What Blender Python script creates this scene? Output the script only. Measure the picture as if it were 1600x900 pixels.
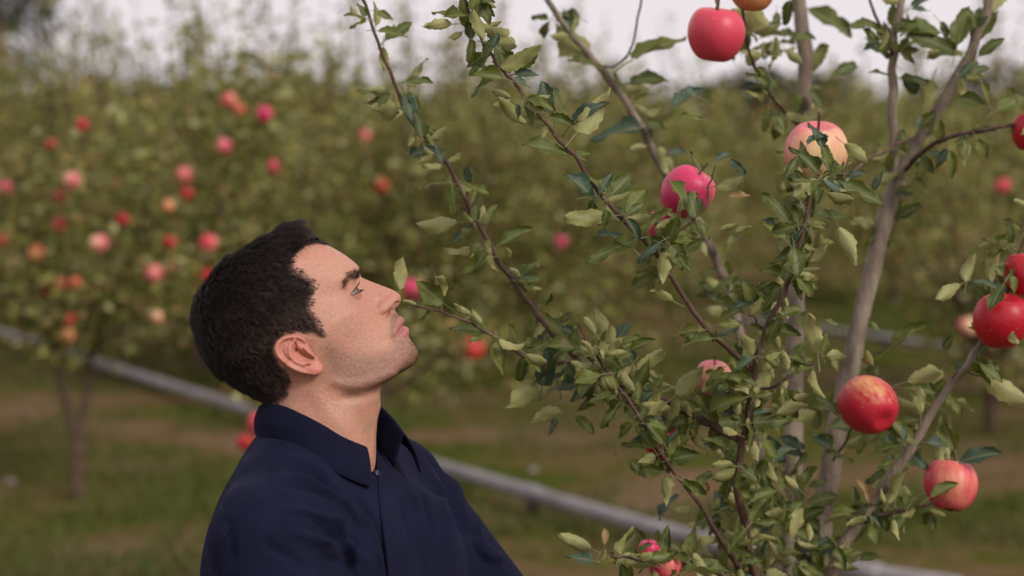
import bpy, bmesh, math, random
import numpy as np
from mathutils import Vector, Matrix, noise as mnoise

for o in list(bpy.data.objects):
    bpy.data.objects.remove(o)
scene = bpy.context.scene
R = math.radians

# ------------------------------------------------------------------ camera
CAM_H = 1.80
PXF = 3111.0                      # focal length in photo pixels (1600 wide)
PITCH = math.atan(270 / PXF)      # horizon sits 270 px above the centre
cd = bpy.data.cameras.new('camera')
cam = bpy.data.objects.new('camera', cd)
scene.collection.objects.link(cam)
cam.location = (0, 0, CAM_H)
cam.rotation_euler = (math.pi / 2 - PITCH, 0, 0)
cd.sensor_width = 36.0
cd.lens = 36.0 * PXF / 1600.0
cd.clip_start = 0.05
cd.clip_end = 2000
cd.dof.use_dof = True
cd.dof.focus_distance = 2.30
cd.dof.aperture_fstop = 3.8
cd.dof.aperture_blades = 0
scene.camera = cam

# ------------------------------------------------------------------ sky, sun, exposure
SUN_EL, SUN_AZ = R(36), R(-48)    # soft light from behind the camera, a little to its right
world = bpy.data.worlds.new('World')
scene.world = world
world.use_nodes = True
wn, wl = world.node_tree.nodes, world.node_tree.links
bg = wn['Background']
sky = wn.new('ShaderNodeTexSky')
sky.sky_type = 'NISHITA'
sky.sun_disc = False
sky.sun_elevation = SUN_EL
sky.sun_rotation = R(180) + SUN_AZ
sky.air_density = 1.0
sky.dust_density = 6.0
sky.ozone_density = 1.0
veil = wn.new('ShaderNodeMix')    # an overcast layer over the clear sky
veil.data_type = 'RGBA'
veil.inputs[0].default_value = 0.88
veil.inputs[7].default_value = (9.9, 9.1, 9.4, 1)
wl.new(sky.outputs[0], veil.inputs[6])
wl.new(veil.outputs[2], bg.inputs['Color'])
bg.inputs['Strength'].default_value = 0.096
sl = bpy.data.lights.new('sun', 'SUN')
sl.energy = 2.4
sl.angle = R(18)
sl.color = (1.0, 0.93, 0.86)
sun = bpy.data.objects.new('sun', sl)
scene.collection.objects.link(sun)
sdir = Vector((math.sin(-SUN_AZ) * math.cos(SUN_EL), -math.cos(SUN_AZ) * math.cos(SUN_EL), math.sin(SUN_EL)))
sun.rotation_euler = sdir.to_track_quat('Z', 'Y').to_euler()
sun.location = (3, -6, 8)
scene.view_settings.view_transform = 'Standard'
scene.view_settings.look = 'None'
scene.view_settings.gamma = 1
scene.view_settings.use_curve_mapping = False
scene.view_settings.exposure = 0.0
scene.cycles.use_denoising = True
scene.cycles.max_bounces = 6
scene.cycles.transparent_max_bounces = 8

# ------------------------------------------------------------------ helpers
FW = np.array((0, math.cos(PITCH), -math.sin(PITCH)))
UP = np.array((0, math.sin(PITCH), math.cos(PITCH)))
RT = np.array((1.0, 0, 0))
CAM = np.array((0, 0, CAM_H))

def P(px, py, d):
    """photo pixel and distance along the view axis -> world point"""
    return CAM + d * (FW + RT * ((px - 800) / PXF) + UP * ((450 - py) / PXF))

def PG(px, py, z=0.0):
    """photo pixel -> the point where it meets the ground"""
    r = FW + RT * ((px - 800) / PXF) + UP * ((450 - py) / PXF)
    return CAM + r * ((z - CAM_H) / r[2])

def topx(v):
    """world points -> photo pixels and distance"""
    v = np.asarray(v) - CAM
    d = v @ FW
    return 800 + PXF * (v @ RT) / d, 450 - PXF * (v @ UP) / d, d

def link(name, data, parent=None):
    o = bpy.data.objects.new(name, data)
    scene.collection.objects.link(o)
    if parent is not None:
        o.parent = parent
    return o

def mesh(name, verts, faces, mat=None, parent=None, smooth=True, cols=None, uvs=None):
    me = bpy.data.meshes.new(name or 'shape')
    me.from_pydata([tuple(map(float, v)) for v in verts], [], [tuple(int(i) for i in f) for f in faces])
    if smooth:
        me.polygons.foreach_set('use_smooth', [True] * len(me.polygons))
    if cols is not None:
        a = me.color_attributes.new('Col', 'FLOAT_COLOR', 'POINT')
        c = np.ones((len(verts), 4), dtype=np.float32)
        c[:, :3] = cols
        a.data.foreach_set('color', c.ravel())
    if mat is not None:
        me.materials.append(mat)
    me.update()
    return link(name, me, parent) if name else me

def empty(name, loc=(0, 0, 0)):
    o = link(name, None)
    o.location = tuple(map(float, loc))
    o.empty_display_size = 0.1
    return o

def tag(o, label=None, cat=None, group=None, kind=None):
    if label: o['label'] = label
    if cat: o['category'] = cat
    if group: o['group'] = group
    if kind: o['kind'] = kind
    return o

def catmull(pts, n, closed=False):
    """n samples per span through pts (k,d)"""
    p = np.asarray(pts, float)
    k = len(p)
    if closed:
        q = np.concatenate([p[-1:], p, p[:2]])
        spans = k
    else:
        q = np.concatenate([2 * p[:1] - p[1:2], p, 2 * p[-1:] - p[-2:-1]])
        spans = k - 1
    t = np.linspace(0, 1, n, endpoint=False)
    t = t.reshape((1, n) + (1,) * (p.ndim - 1))
    a, b, c, d = (q[i:i + spans][:, None] for i in range(4))
    r = 0.5 * ((2 * b) + (c - a) * t + (2 * a - 5 * b + 4 * c - d) * t ** 2 + (3 * b - a - 3 * c + d) * t ** 3)
    r = r.reshape((spans * n,) + p.shape[1:])
    if not closed:
        r = np.concatenate([r, p[-1:]])
    return r

def seg_dist(x, z, poly):
    """distance of points to a polyline, and the parameter 0..1 along it"""
    best = np.full(x.shape, 1e9)
    par = np.zeros(x.shape)
    m = len(poly) - 1
    for i in range(m):
        ax, az = poly[i]
        bx, bz = poly[i + 1]
        vx, vz = bx - ax, bz - az
        t = np.clip(((x - ax) * vx + (z - az) * vz) / (vx * vx + vz * vz + 1e-12), 0, 1)
        d = np.hypot(x - ax - t * vx, z - az - t * vz)
        k = d < best
        best = np.where(k, d, best)
        par = np.where(k, (i + t) / m, par)
    return best, par

def poly_sd(x, z, poly):
    """signed distance to a closed polygon, positive inside"""
    d, _ = seg_dist(x, z, list(poly) + [poly[0]])
    ins = np.zeros(x.shape, bool)
    n = len(poly)
    for i in range(n):
        ax, az = poly[i]
        bx, bz = poly[(i + 1) % n]
        c = ((az > z) != (bz > z)) & (x < (bx - ax) * (z - az) / (bz - az + 1e-12) + ax)
        ins ^= c
    return np.where(ins, d, -d)

def sstep(a, b, x):
    t = np.clip((x - a) / (b - a), 0, 1)
    return t * t * (3 - 2 * t)

def surface_nets(f, lo, hi, h):
    """iso-surface f=0 (negative inside) on a grid"""
    n = [int(math.ceil((hi[i] - lo[i]) / h)) + 1 for i in range(3)]
    ax = [lo[i] + h * np.arange(n[i]) for i in range(3)]
    g = np.stack(np.meshgrid(*ax, indexing='ij'), -1)
    v = f(g.reshape(-1, 3)).reshape(n)
    s = v < 0
    nx, ny, nz = n
    corners = [(i, j, k) for i in (0, 1) for j in (0, 1) for k in (0, 1)]
    def sub(a, c):
        return a[c[0]:nx - 1 + c[0], c[1]:ny - 1 + c[1], c[2]:nz - 1 + c[2]]
    cnt = sum(sub(s, c).astype(int) for c in corners)
    act = (cnt > 0) & (cnt < 8)
    idx = -np.ones(act.shape, int)
    idx[act] = np.arange(act.sum())
    acc = np.zeros((act.sum(), 3))
    num = np.zeros(act.sum())
    for a in corners:
        for b in corners:
            if a < b and sum(abs(a[i] - b[i]) for i in range(3)) == 1:
                va, vb = sub(v, a)[act], sub(v, b)[act]
                cr = (va < 0) != (vb < 0)
                t = np.where(cr, va / np.where(cr, va - vb, 1), 0)[:, None]
                acc += np.where(cr[:, None], np.array(a) * (1 - t) + np.array(b) * t, 0)
                num += cr
    cell = np.argwhere(act)
    verts = np.array(lo) + h * (cell + acc / num[:, None])
    quads = []
    for d in range(3):
        e = [0, 0, 0]; e[d] = 1
        sl0 = [slice(0, n[i] - e[i]) for i in range(3)]
        sl1 = [slice(e[i], n[i]) for i in range(3)]
        cr = s[tuple(sl0)] != s[tuple(sl1)]
        p = np.argwhere(cr)
        u, w = (d + 1) % 3, (d + 2) % 3
        p = p[(p[:, u] > 0) & (p[:, w] > 0) & (p[:, u] < n[u] - 1) & (p[:, w] < n[w] - 1)]
        inside = s[tuple(p.T)]
        def at(du, dw):
            q = p.copy(); q[:, u] -= du; q[:, w] -= dw
            return idx[tuple(q.T)]
        q4 = np.stack([at(1, 1), at(0, 1), at(0, 0), at(1, 0)], 1)
        q4[~inside] = q4[~inside][:, ::-1]
        quads.append(q4)
    quads = np.concatenate(quads)
    return verts, quads[(quads >= 0).all(1)]

def smin(a, b, k):
    h = np.clip(0.5 + 0.5 * (b - a) / k, 0, 1)
    return b * (1 - h) + a * h - k * h * (1 - h)

def cone(p, a, b, ra, rb):
    a, b = np.asarray(a, float), np.asarray(b, float)
    ab = b - a
    t = np.clip(((p - a) @ ab) / (ab @ ab), 0, 1)
    return np.linalg.norm(p - a - t[:, None] * ab, axis=1) - (ra + (rb - ra) * t)

def ellip(p, c, r):
    q = (p - np.asarray(c, float)) / np.asarray(r, float)
    k0 = np.linalg.norm(q, axis=1)
    k1 = np.linalg.norm(q / np.asarray(r, float), axis=1)
    return k0 * (k0 - 1) / np.maximum(k1, 1e-9)

def normals(verts, quads):
    v = np.asarray(verts)
    q = np.asarray(quads)
    n = np.cross(v[q[:, 2]] - v[q[:, 0]], v[q[:, 3]] - v[q[:, 1]])
    vn = np.zeros_like(v)
    for i in range(4):
        np.add.at(vn, q[:, i], n)
    return vn / np.maximum(np.linalg.norm(vn, axis=1)[:, None], 1e-12)

# ------------------------------------------------------------------ materials
def nmat(name):
    m = bpy.data.materials.new(name)
    m.use_nodes = True
    nt = m.node_tree
    return m, nt, nt.nodes, nt.links, nt.nodes['Principled BSDF']

def ramp(ns, stops):
    r = ns.new('ShaderNodeValToRGB')
    e = r.color_ramp.elements
    while len(e) < len(stops):
        e.new(0.5)
    for i, (p, c) in enumerate(stops):
        e[i].position = p
        e[i].color = (*c, 1)
    return r

def noise_node(ns, ls, scale, detail=4, rough=0.55, coord=None):
    n = ns.new('ShaderNodeTexNoise')
    n.inputs['Scale'].default_value = scale
    n.inputs['Detail'].default_value = detail
    n.inputs['Roughness'].default_value = rough
    if coord is not None:
        ls.new(coord, n.inputs['Vector'])
    return n
# ================================================================== the ground
rnd = random.Random(11)
def ground_material():
    m, nt, ns, ls, b = nmat('orchard_ground')
    geo = ns.new('ShaderNodeNewGeometry')
    mp = ns.new('ShaderNodeMapping'); mp.inputs['Scale'].default_value = (0.55, 1.0, 1.0)
    ls.new(geo.outputs['Position'], mp.inputs[0])
    n1 = noise_node(ns, ls, 0.85, 5, 0.62, mp.outputs[0])
    n2 = noise_node(ns, ls, 9.0, 5, 0.65, geo.outputs['Position'])
    n3 = noise_node(ns, ls, 45.0, 3, 0.6, geo.outputs['Position'])
    ad = ns.new('ShaderNodeMath'); ad.operation = 'MULTIPLY_ADD'; ad.inputs[1].default_value = 0.35
    ls.new(n2.outputs[0], ad.inputs[0]); ls.new(n1.outputs[0], ad.inputs[2])
    rp = ramp(ns, [(0.52, (0.038, 0.064, 0.010)), (0.63, (0.076, 0.074, 0.018)), (0.72, (0.125, 0.084, 0.044)), (0.88, (0.175, 0.118, 0.078))])
    ls.new(ad.outputs[0], rp.inputs[0])
    mx = ns.new('ShaderNodeMix'); mx.data_type = 'RGBA'; mx.blend_type = 'MULTIPLY'; mx.inputs[0].default_value = 0.6
    r2 = ramp(ns, [(0.3, (0.55, 0.55, 0.55)), (0.7, (1.25, 1.2, 1.15))])
    ls.new(n3.outputs[0], r2.inputs[0]); ls.new(rp.outputs[0], mx.inputs[6]); ls.new(r2.outputs[0], mx.inputs[7])
    ls.new(mx.outputs[2], b.inputs['Base Color'])
    b.inputs['Roughness'].default_value = 0.95
    b.inputs['Specular IOR Level'].default_value = 0.0
    bp = ns.new('ShaderNodeBump'); bp.inputs['Strength'].default_value = 0.6; bp.inputs['Distance'].default_value = 0.05
    ls.new(n2.outputs[0], bp.inputs['Height']); ls.new(bp.outputs[0], b.inputs['Normal'])
    return m
def gz(x, y):
    """gently uneven ground"""
    a = 0.03 * mnoise.noise(Vector((x * 0.5, y * 0.5, 0))) if y < 60 else 0
    return a
gx = np.concatenate([np.linspace(-700, -14, 14), np.linspace(-12, 12, 61), np.linspace(14, 700, 14)])
gy = np.concatenate([np.linspace(-200, 0, 6), np.linspace(2, 30, 71), np.linspace(34, 1200, 22)])
gv = [(x, y, gz(x, y) if abs(x) < 13 and 0 < y < 31 else 0) for y in gy for x in gx]
nxg = len(gx)
gf = [(j * nxg + i, j * nxg + i + 1, (j + 1) * nxg + i + 1, (j + 1) * nxg + i) for j in range(len(gy) - 1) for i in range(nxg - 1)]
tag(mesh('ground', gv, gf, ground_material()), 'patchy orchard ground of worn grass and bare earth', None, None, 'structure')

# grass blades, thicker on the green patches
def blade_material():
    m, nt, ns, ls, b = nmat('grass_blade')
    at = ns.new('ShaderNodeAttribute'); at.attribute_name = 'Col'
    ls.new(at.outputs[0], b.inputs['Base Color'])
    b.inputs['Roughness'].default_value = 0.7
    b.inputs['Specular IOR Level'].default_value = 0.2
    return m
rg = np.random.default_rng(3)
N = 90000
dd = 6.5 + 16 * rg.random(N) ** 1.4
xx = (rg.random(N) * 2 - 1) * dd * 0.30
den = np.array([mnoise.noise(Vector((x * 0.55 * 0.85, y * 0.85, 0.0))) + 0.5 * mnoise.noise(Vector((x * 2.1, y * 2.6, 4.0))) for x, y in zip(xx, dd)])
k = den > rg.normal(-0.02, 0.13, N)
xx, dd = xx[k], dd[k]
N = len(xx)
h = 0.03 + 0.06 * rg.random(N)
an = rg.random(N) * 2 * math.pi
ln = rg.normal(0, 0.5, (N, 2)) * h[:, None]
zz = np.array([gz(x, y) for x, y in zip(xx, dd)])
w = 0.003 + 0.003 * rg.random(N)
a = np.stack([xx - w * np.cos(an), dd - w * np.sin(an), zz], 1)
b_ = np.stack([xx + w * np.cos(an), dd + w * np.sin(an), zz], 1)
c_ = np.stack([xx + ln[:, 0], dd + ln[:, 1], zz + h], 1)
gvv = np.stack([a, b_, c_], 1).reshape(-1, 3)
tone = rg.random(N)[:, None]
gc = np.array((0.042, 0.080, 0.011)) * (1 - tone) + np.array((0.110, 0.105, 0.025)) * tone
tag(mesh('grass', gvv, np.arange(3 * N).reshape(-1, 3), blade_material(), cols=np.repeat(gc, 3, 0)),
    'short worn grass growing in patches under the trees', 'grass', None, 'stuff')

# pipes lying across the orchard floor
def tube(pts, rad, seg=8, cap=True, wob=0.0, seed=0):
    pts = np.asarray(pts, float)
    rad = np.broadcast_to(np.asarray(rad, float), (len(pts),))
    tan = np.gradient(pts, axis=0)
    tan /= np.maximum(np.linalg.norm(tan, axis=1)[:, None], 1e-9)
    ref = np.array((0.3, 0.2, 1.0)) if abs(tan[0][2]) < 0.8 else np.array((1.0, 0.3, 0))
    u = np.cross(tan[0], ref); u /= np.linalg.norm(u)
    v, f = [], []
    for i, (p, t, r) in enumerate(zip(pts, tan, rad)):
        u = u - t * (u @ t); u /= np.linalg.norm(u)
        w_ = np.cross(t, u)
        for j in range(seg):
            a_ = 2 * math.pi * j / seg
            rr = r
            if wob:
                rr = r * (1 + wob * mnoise.noise(Vector((j * 0.9 + seed, i * 0.8, seed * 1.7))))
            v.append(p + rr * (math.cos(a_) * u + math.sin(a_) * w_))
    for i in range(len(pts) - 1):
        for j in range(seg):
            f.append((i * seg + j, i * seg + (j + 1) % seg, (i + 1) * seg + (j + 1) % seg, (i + 1) * seg + j))
    if cap:
        f.append(tuple(range(seg - 1, -1, -1)))
        f.append(tuple((len(pts) - 1) * seg + j for j in range(seg)))
    return v, f

m_pipe, nt, ns, ls, pb = nmat('weathered_pipe')
gco = ns.new('ShaderNodeNewGeometry')
pn = noise_node(ns, ls, 7, 4, 0.6, gco.outputs['Position'])
pr = ramp(ns, [(0.3, (0.15, 0.135, 0.138)), (0.7, (0.27, 0.25, 0.252))])
ls.new(pn.outputs[0], pr.inputs[0]); ls.new(pr.outputs[0], pb.inputs['Base Color'])
pb.inputs['Roughness'].default_value = 0.6
M_block, _, _, _, _b = nmat('timber_block'); _b.inputs['Base Color'].default_value = (0.07, 0.05, 0.035, 1); _b.inputs['Roughness'].default_value = 0.9
def pipe(pxs, r, label):
    pts = [PG(x, y, r + 0.055) for x, y in pxs]
    pts = catmull(np.array(pts), 10)
    root = empty('irrigation_pipe', (pts[0][0], pts[0][1], 0))
    tag(root, label, 'pipe', 'pipes laid across the orchard floor')
    o = np.array(root.location)
    v, f = tube(pts - o, r, 12)
    mesh('pipe', v, f, m_pipe, root)
    # couplings where the lengths join, on low blocks
    for i in range(6, len(pts) - 1, 9):
        t = pts[min(i + 1, len(pts) - 1)] - pts[i]; t /= np.linalg.norm(t)
        v, f = tube([pts[i] - o - t * 0.07, pts[i] - o - t * 0.05, pts[i] - o + t * 0.05, pts[i] - o + t * 0.07], [r * 1.02, r * 1.18, r * 1.18, r * 1.02], 12)
        mesh('coupling', v, f, m_pipe, root)
        v, f = tube([pts[i] - o + np.array((0, 0, -r - 0.06)), pts[i] - o + np.array((0, 0, -r + 0.008))], [0.04, 0.035], 6)
        mesh('support_block', v, f, M_block, root)
    return root
pipe([(-160, 467), (0, 518), (380, 638), (730, 741), (1050, 832), (1330, 889), (1500, 915)], 0.034, 'long pale grey pipe running diagonally across the ground behind the man')
pipe([(1150, 500), (1320, 520), (1450, 538), (1640, 560)], 0.030, 'far pale grey pipe on the ground behind the right hand stems')

# pale stones and windfalls in the grass
m_stone, _, ns, ls, sb = nmat('pale_stone'); sb.inputs['Base Color'].default_value = (0.20, 0.175, 0.155, 1); sb.inputs['Roughness'].default_value = 0.9
for i, (x, y, r, lab) in enumerate([(17, 757, 0.03, 'pale stone in the grass near the left edge'), (832, 738, 0.028, 'pale stone in the grass just above the long pipe'), (1032, 798, 0.025, 'pale stone beside the long pipe near the tree')]):
    bm = bmesh.new()
    bmesh.ops.create_icosphere(bm, subdivisions=2, radius=r)
    for v in bm.verts:
        v.co *= 1 + 0.25 * mnoise.noise(v.co * 30 + Vector((i * 5, 0, 0)))
        v.co.z *= 0.6
    me = bpy.data.meshes.new('stone'); bm.to_mesh(me); bm.free()
    me.materials.append(m_stone)
    so_ = link('stone', me); p = PG(x, y); so_.location = (p[0], p[1], gz(p[0], p[1]) + r * 0.35)
    tag(so_, lab, 'stone', 'pale stones in the grass')
# ================================================================== orchard trees behind
def bark_material(name, c1, c2, sc=60):
    m, nt, ns, ls, b = nmat(name)
    co = ns.new('ShaderNodeTexCoord')
    mp = ns.new('ShaderNodeMapping'); mp.inputs['Scale'].default_value = (1, 1, 0.35)
    ls.new(co.outputs['Object'], mp.inputs[0])
    n1 = noise_node(ns, ls, sc, 5, 0.65, mp.outputs[0])
    rp = ramp(ns, [(0.30, c1), (0.60, c2), (0.72, tuple(0.55 * a + 0.45 * b for a, b in zip(c2, (0.30, 0.30, 0.22))))])
    ls.new(n1.outputs[0], rp.inputs[0]); ls.new(rp.outputs[0], b.inputs['Base Color'])
    b.inputs['Roughness'].default_value = 0.8
    b.inputs['Specular IOR Level'].default_value = 0.25
    bp = ns.new('ShaderNodeBump'); bp.inputs['Strength'].default_value = 0.9; bp.inputs['Distance'].default_value = 0.005
    ls.new(n1.outputs[0], bp.inputs['Height']); ls.new(bp.outputs[0], b.inputs['Normal'])
    return m
M_bark = bark_material('grey_brown_bark', (0.075, 0.056, 0.042), (0.25, 0.20, 0.155), 38)
M_dark = bark_material('dark_orchard_bark', (0.045, 0.026, 0.016), (0.10, 0.062, 0.040))
M_twig = bark_material('red_brown_twig', (0.040, 0.022, 0.017), (0.115, 0.066, 0.048))
def foliage_material():
    m, nt, ns, ls, b = nmat('orchard_foliage')
    at = ns.new('ShaderNodeAttribute'); at.attribute_name = 'Col'
    ls.new(at.outputs[0], b.inputs['Base Color'])
    b.inputs['Roughness'].default_value = 0.6
    b.inputs['Specular IOR Level'].default_value = 0.25
    tr = ns.new('ShaderNodeBsdfTranslucent'); ls.new(at.outputs[0], tr.inputs['Color'])
    mx = ns.new('ShaderNodeMixShader'); mx.inputs[0].default_value = 0.36
    ls.new(b.outputs[0], mx.inputs[1]); ls.new(tr.outputs[0], mx.inputs[2])
    ls.new(mx.outputs[0], ns['Material Output'].inputs['Surface'])
    return m
M_fol = foliage_material()
PAL = np.array((1.20, 1.30, 1.40)) * np.array([(0.165, 0.155, 0.032), (0.22, 0.19, 0.043), (0.090, 0.105, 0.020), (0.29, 0.25, 0.070), (0.215, 0.130, 0.045), (0.36, 0.33, 0.14), (0.125, 0.13, 0.028)])  # leaf colours, lightened overall in place of distance haze
def leaf_cloud(C, size, rg, pal=PAL):
    """bent leaf shapes at the points C"""
    n = len(C)
    d = rg.normal(0, 1, (n, 3)); d[:, 2] *= 0.6; d /= np.linalg.norm(d, axis=1)[:, None]
    s = np.cross(d, rg.normal(0, 1, (n, 3))); s /= np.linalg.norm(s, axis=1)[:, None]
    up = np.cross(d, s)
    L = size * (0.7 + 0.6 * rg.random((n, 1)))
    b0 = C - d * L * 0.5
    t0 = C + d * L * 0.5
    w1 = C + s * L * 0.27 + up * L * 0.10
    w2 = C - s * L * 0.27 + up * L * 0.10
    V = np.stack([b0, w1, t0, w2], 1).reshape(-1, 3)
    i = np.arange(n)[:, None] * 4
    F = np.concatenate([i + np.array([[0, 1, 2]]), i + np.array([[0, 2, 3]])], 0)
    col = pal[rg.integers(0, len(pal), n)] * (0.8 + 0.4 * rg.random((n, 1)))
    return V, F, np.repeat(col, 4, 0)

def tree_shape(seed, h=2.2, spread=0.75, nwhip=18, nleaf=2600, fork=0.45, size=0.072, low=0.32, tall=0.42):
    """a vase shaped orchard tree: (trunk verts, faces), (leaf verts, faces, colours)"""
    rg = np.random.default_rng(seed)
    tv, tf = [], []
    def add(v, f):
        o = len(tv); tv.extend(v); tf.extend([tuple(i + o for i in q) for q in f])
    add(*tube(catmull(np.array([(0, 0, -0.05), (0.01, 0.0, fork * 0.5), (0, 0, fork)]), 4), np.linspace(0.05, 0.036, 9), 7, wob=0.2, seed=seed))
    C = []
    for i in range(nwhip):
        a = 2 * math.pi * i / nwhip + rg.normal(0, 0.25)
        r = spread * (0.35 + 0.65 * rg.random())
        top = h * (0.72 + 0.28 * rg.random()) + (rg.random() < 0.3) * rg.random() * tall * h
        p0 = np.array((0, 0, fork * (0.85 + 0.1 * rg.random())))
        p1 = np.array((0.35 * r * math.cos(a), 0.35 * r * math.sin(a), fork + 0.3 + 0.1 * rg.random()))
        p2 = np.array((0.8 * r * math.cos(a), 0.8 * r * math.sin(a), fork + (top - fork) * 0.55))
        p3 = np.array((r * math.cos(a) + rg.normal(0, .08), r * math.sin(a) + rg.normal(0, .08), top))
        w = catmull(np.array([p0, p1, p2, p3]), 5)
        add(*tube(w, np.linspace(0.022 if i % 4 == 0 else 0.014, 0.003, len(w)), 5))
        k = int(nleaf / nwhip)
        t = rg.random(k) ** 0.85 * (len(w) - 1.001)
        ii = t.astype(int); fr = (t - ii)[:, None]
        q = w[ii] * (1 - fr) + w[ii + 1] * fr
        clump = np.array([mnoise.noise(Vector(c) * 3.0 + Vector((seed * 3.1, 0, 0))) for c in q])
        sg = 0.15 * np.clip(1.25 - q[:, 2] / (h * 1.25), 0.2, 1)[:, None]
        q = q + rg.normal(0, 1, q.shape) * sg
        ok = (q[:, 2] > low * (0.8 + 0.4 * rg.random(k))) & (clump > -0.32) & (rg.random(k) < 1.15 - 0.55 * sstep(h * 0.75, h * 1.1, q[:, 2]))
        C.append(q[ok])
    return (tv, tf), leaf_cloud(np.concatenate(C), size, rg)

def tree_meshes(seed, **kw):
    (tv, tf), (lv, lf, lc) = tree_shape(seed, **kw)
    return mesh(None, tv, tf, M_dark), mesh(None, lv, lf, M_fol, smooth=False, cols=lc)
VAR = [tree_meshes(s, h=hh, spread=sp, nleaf=nl) for s, hh, sp, nl in ((1, 2.15, 0.9, 3900), (2, 2.0, 1.0, 4100), (3, 2.3, 0.9, 3900), (4, 1.9, 0.95, 3700))]
def orchard_tree(x, y, var, rz, sc, label):
    root = empty('apple_tree', (x, y, 0))
    root.rotation_euler.z = rz
    root.scale = (sc, sc, sc)
    tag(root, label, 'tree', 'orchard trees behind the man')
    link('trunk', VAR[var][0], root)
    c = link('crown', VAR[var][1], root)
    c['kind'] = 'stuff'
    return root

# the nearest one behind, on the left, with a forked trunk
root = empty('apple_tree', PG(121, 777))
tag(root, 'left hand apple tree with a forked bare trunk and many apples', 'tree', 'orchard trees behind the man')
T1 = np.array(root.location)
D1 = topx(T1[None])[2][0]
tv, tf = [], []
def addt(pxs, r):
    p = catmull(np.array([P(x, y, D1 + e) for x, y, e in pxs]), 5)
    v, f = tube(p - T1, np.linspace(r[0], r[1], len(p)), 8, wob=0.15, seed=len(tv))
    o = len(tv); tv.extend(v); tf.extend([tuple(i + o for i in q) for q in f])
    return p
addt([(121, 785, 0), (119, 740, 0), (122, 690, 0)], (0.038, 0.032))
W = [addt([(121, 695, 0), (104, 630, -0.03), (86, 560, -0.08), (68, 500, -0.1), (40, 380, -0.1), (20, 220, -0.1)], (0.026, 0.003)),
     addt([(122, 692, 0), (136, 620, 0.03), (141, 555, 0.05), (132, 500, 0.1), (150, 380, 0.1), (130, 180, 0.1)], (0.026, 0.003)),
     addt([(86, 560, -0.08), (100, 480, -0.2), (110, 380, -0.2), (90, 240, -0.2)], (0.016, 0.003)),
     addt([(141, 555, 0.05), (170, 480, 0.0), (215, 380, -0.1), (240, 250, -0.1), (250, 170, 0)], (0.018, 0.003)),
     addt([(141, 560, 0.05), (190, 500, 0.3), (270, 420, 0.3), (320, 330, 0.2), (300, 230, 0.2), (285, 60, 0.2)], (0.018, 0.004)),
     addt([(170, 480, 0.0), (235, 460, -0.2), (300, 440, -0.2)], (0.010, 0.003)),
     addt([(70, 510, -0.1), (30, 470, 0.0), (-40, 400, 0.1), (-60, 280, 0.1)], (0.014, 0.003)),
     addt([(270, 420, 0.3), (328, 385, 0.1), (345, 300, 0.0), (352, 222, 0.0), (364, 150, 0.0), (380, 60, 0.1)], (0.012, 0.003)),
     addt([(320, 330, 0.2), (385, 255, 0.1), (412, 180, 0.0), (425, 110, 0.0)], (0.009, 0.002)),
     addt([(132, 500, 0.1), (190, 400, 0.4), (180, 300, 0.5), (200, 200, 0.5)], (0.012, 0.003))]
mesh('trunk', tv, tf, M_dark, root)
rg = np.random.default_rng(77)
C = []
for w in W:
    k = 420
    t = (0.22 + 0.78 * rg.random(k)) * (len(w) - 1.001)
    ii = t.astype(int); fr = (t - ii)[:, None]
    C.append(w[ii] * (1 - fr) + w[ii + 1] * fr + rg.normal(0, 0.10, (k, 3)))
C = np.concatenate(C) - T1
C = C[C[:, 2] > 0.62]
lv, lf, lc = leaf_cloud(C, 0.06, rg)
c = mesh('crown', lv, lf, M_fol, root, smooth=False, cols=lc); c['kind'] = 'stuff'

# a young tree hidden behind the man, its branch ends showing either side of him
SP = np.array((P(560, 700, 6.9)[0], P(560, 700, 6.9)[1], 0.0))
root = empty('apple_tree', SP)
tag(root, 'young apple tree hidden behind the man, branch tips with apples showing by chin and collar', 'tree', 'orchard trees behind the man')
def spray(pxs, r):
    p = catmull(np.array([P(*q) for q in pxs]), 6)
    v, f = tube(p - SP, np.linspace(r[0], r[1], len(p)), 7, wob=0.15)
    mesh('branch', v, f, M_dark, root)
    return p
tk = catmull(np.array([SP + (0, 0, -0.05), P(562, 900, 6.9), P(560, 760, 6.9)]), 5)
v, f = tube(tk - SP, np.linspace(0.035, 0.024, len(tk)), 8, wob=0.15)
mesh('trunk', v, f, M_dark, root)
W2 = [spray([(560, 765, 6.9), (585, 660, 6.9), (620, 560, 6.85), (650, 480, 6.8), (646, 425, 6.8)], (0.014, 0.003)),
      spray([(600, 620, 6.9), (670, 570, 6.85), (725, 530, 6.8), (775, 515, 6.8)], (0.010, 0.003)),
      spray([(560, 770, 6.9), (490, 700, 6.9), (430, 655, 6.9), (390, 630, 6.9)], (0.012, 0.003))]
rg = np.random.default_rng(5)
C = []
for w_ in W2:
    t = (0.45 + 0.55 * rg.random(46)) * (len(w_) - 1.001)
    ii = t.astype(int); fr = (t - ii)[:, None]
    C.append(w_[ii] * (1 - fr) + w_[ii + 1] * fr + rg.normal(0, 0.04, (46, 3)))
lv, lf, lc = leaf_cloud(np.concatenate(C) - SP, 0.055, rg)
c = mesh('crown', lv, lf, M_fol, root, smooth=False, cols=lc); c['kind'] = 'stuff'

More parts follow.
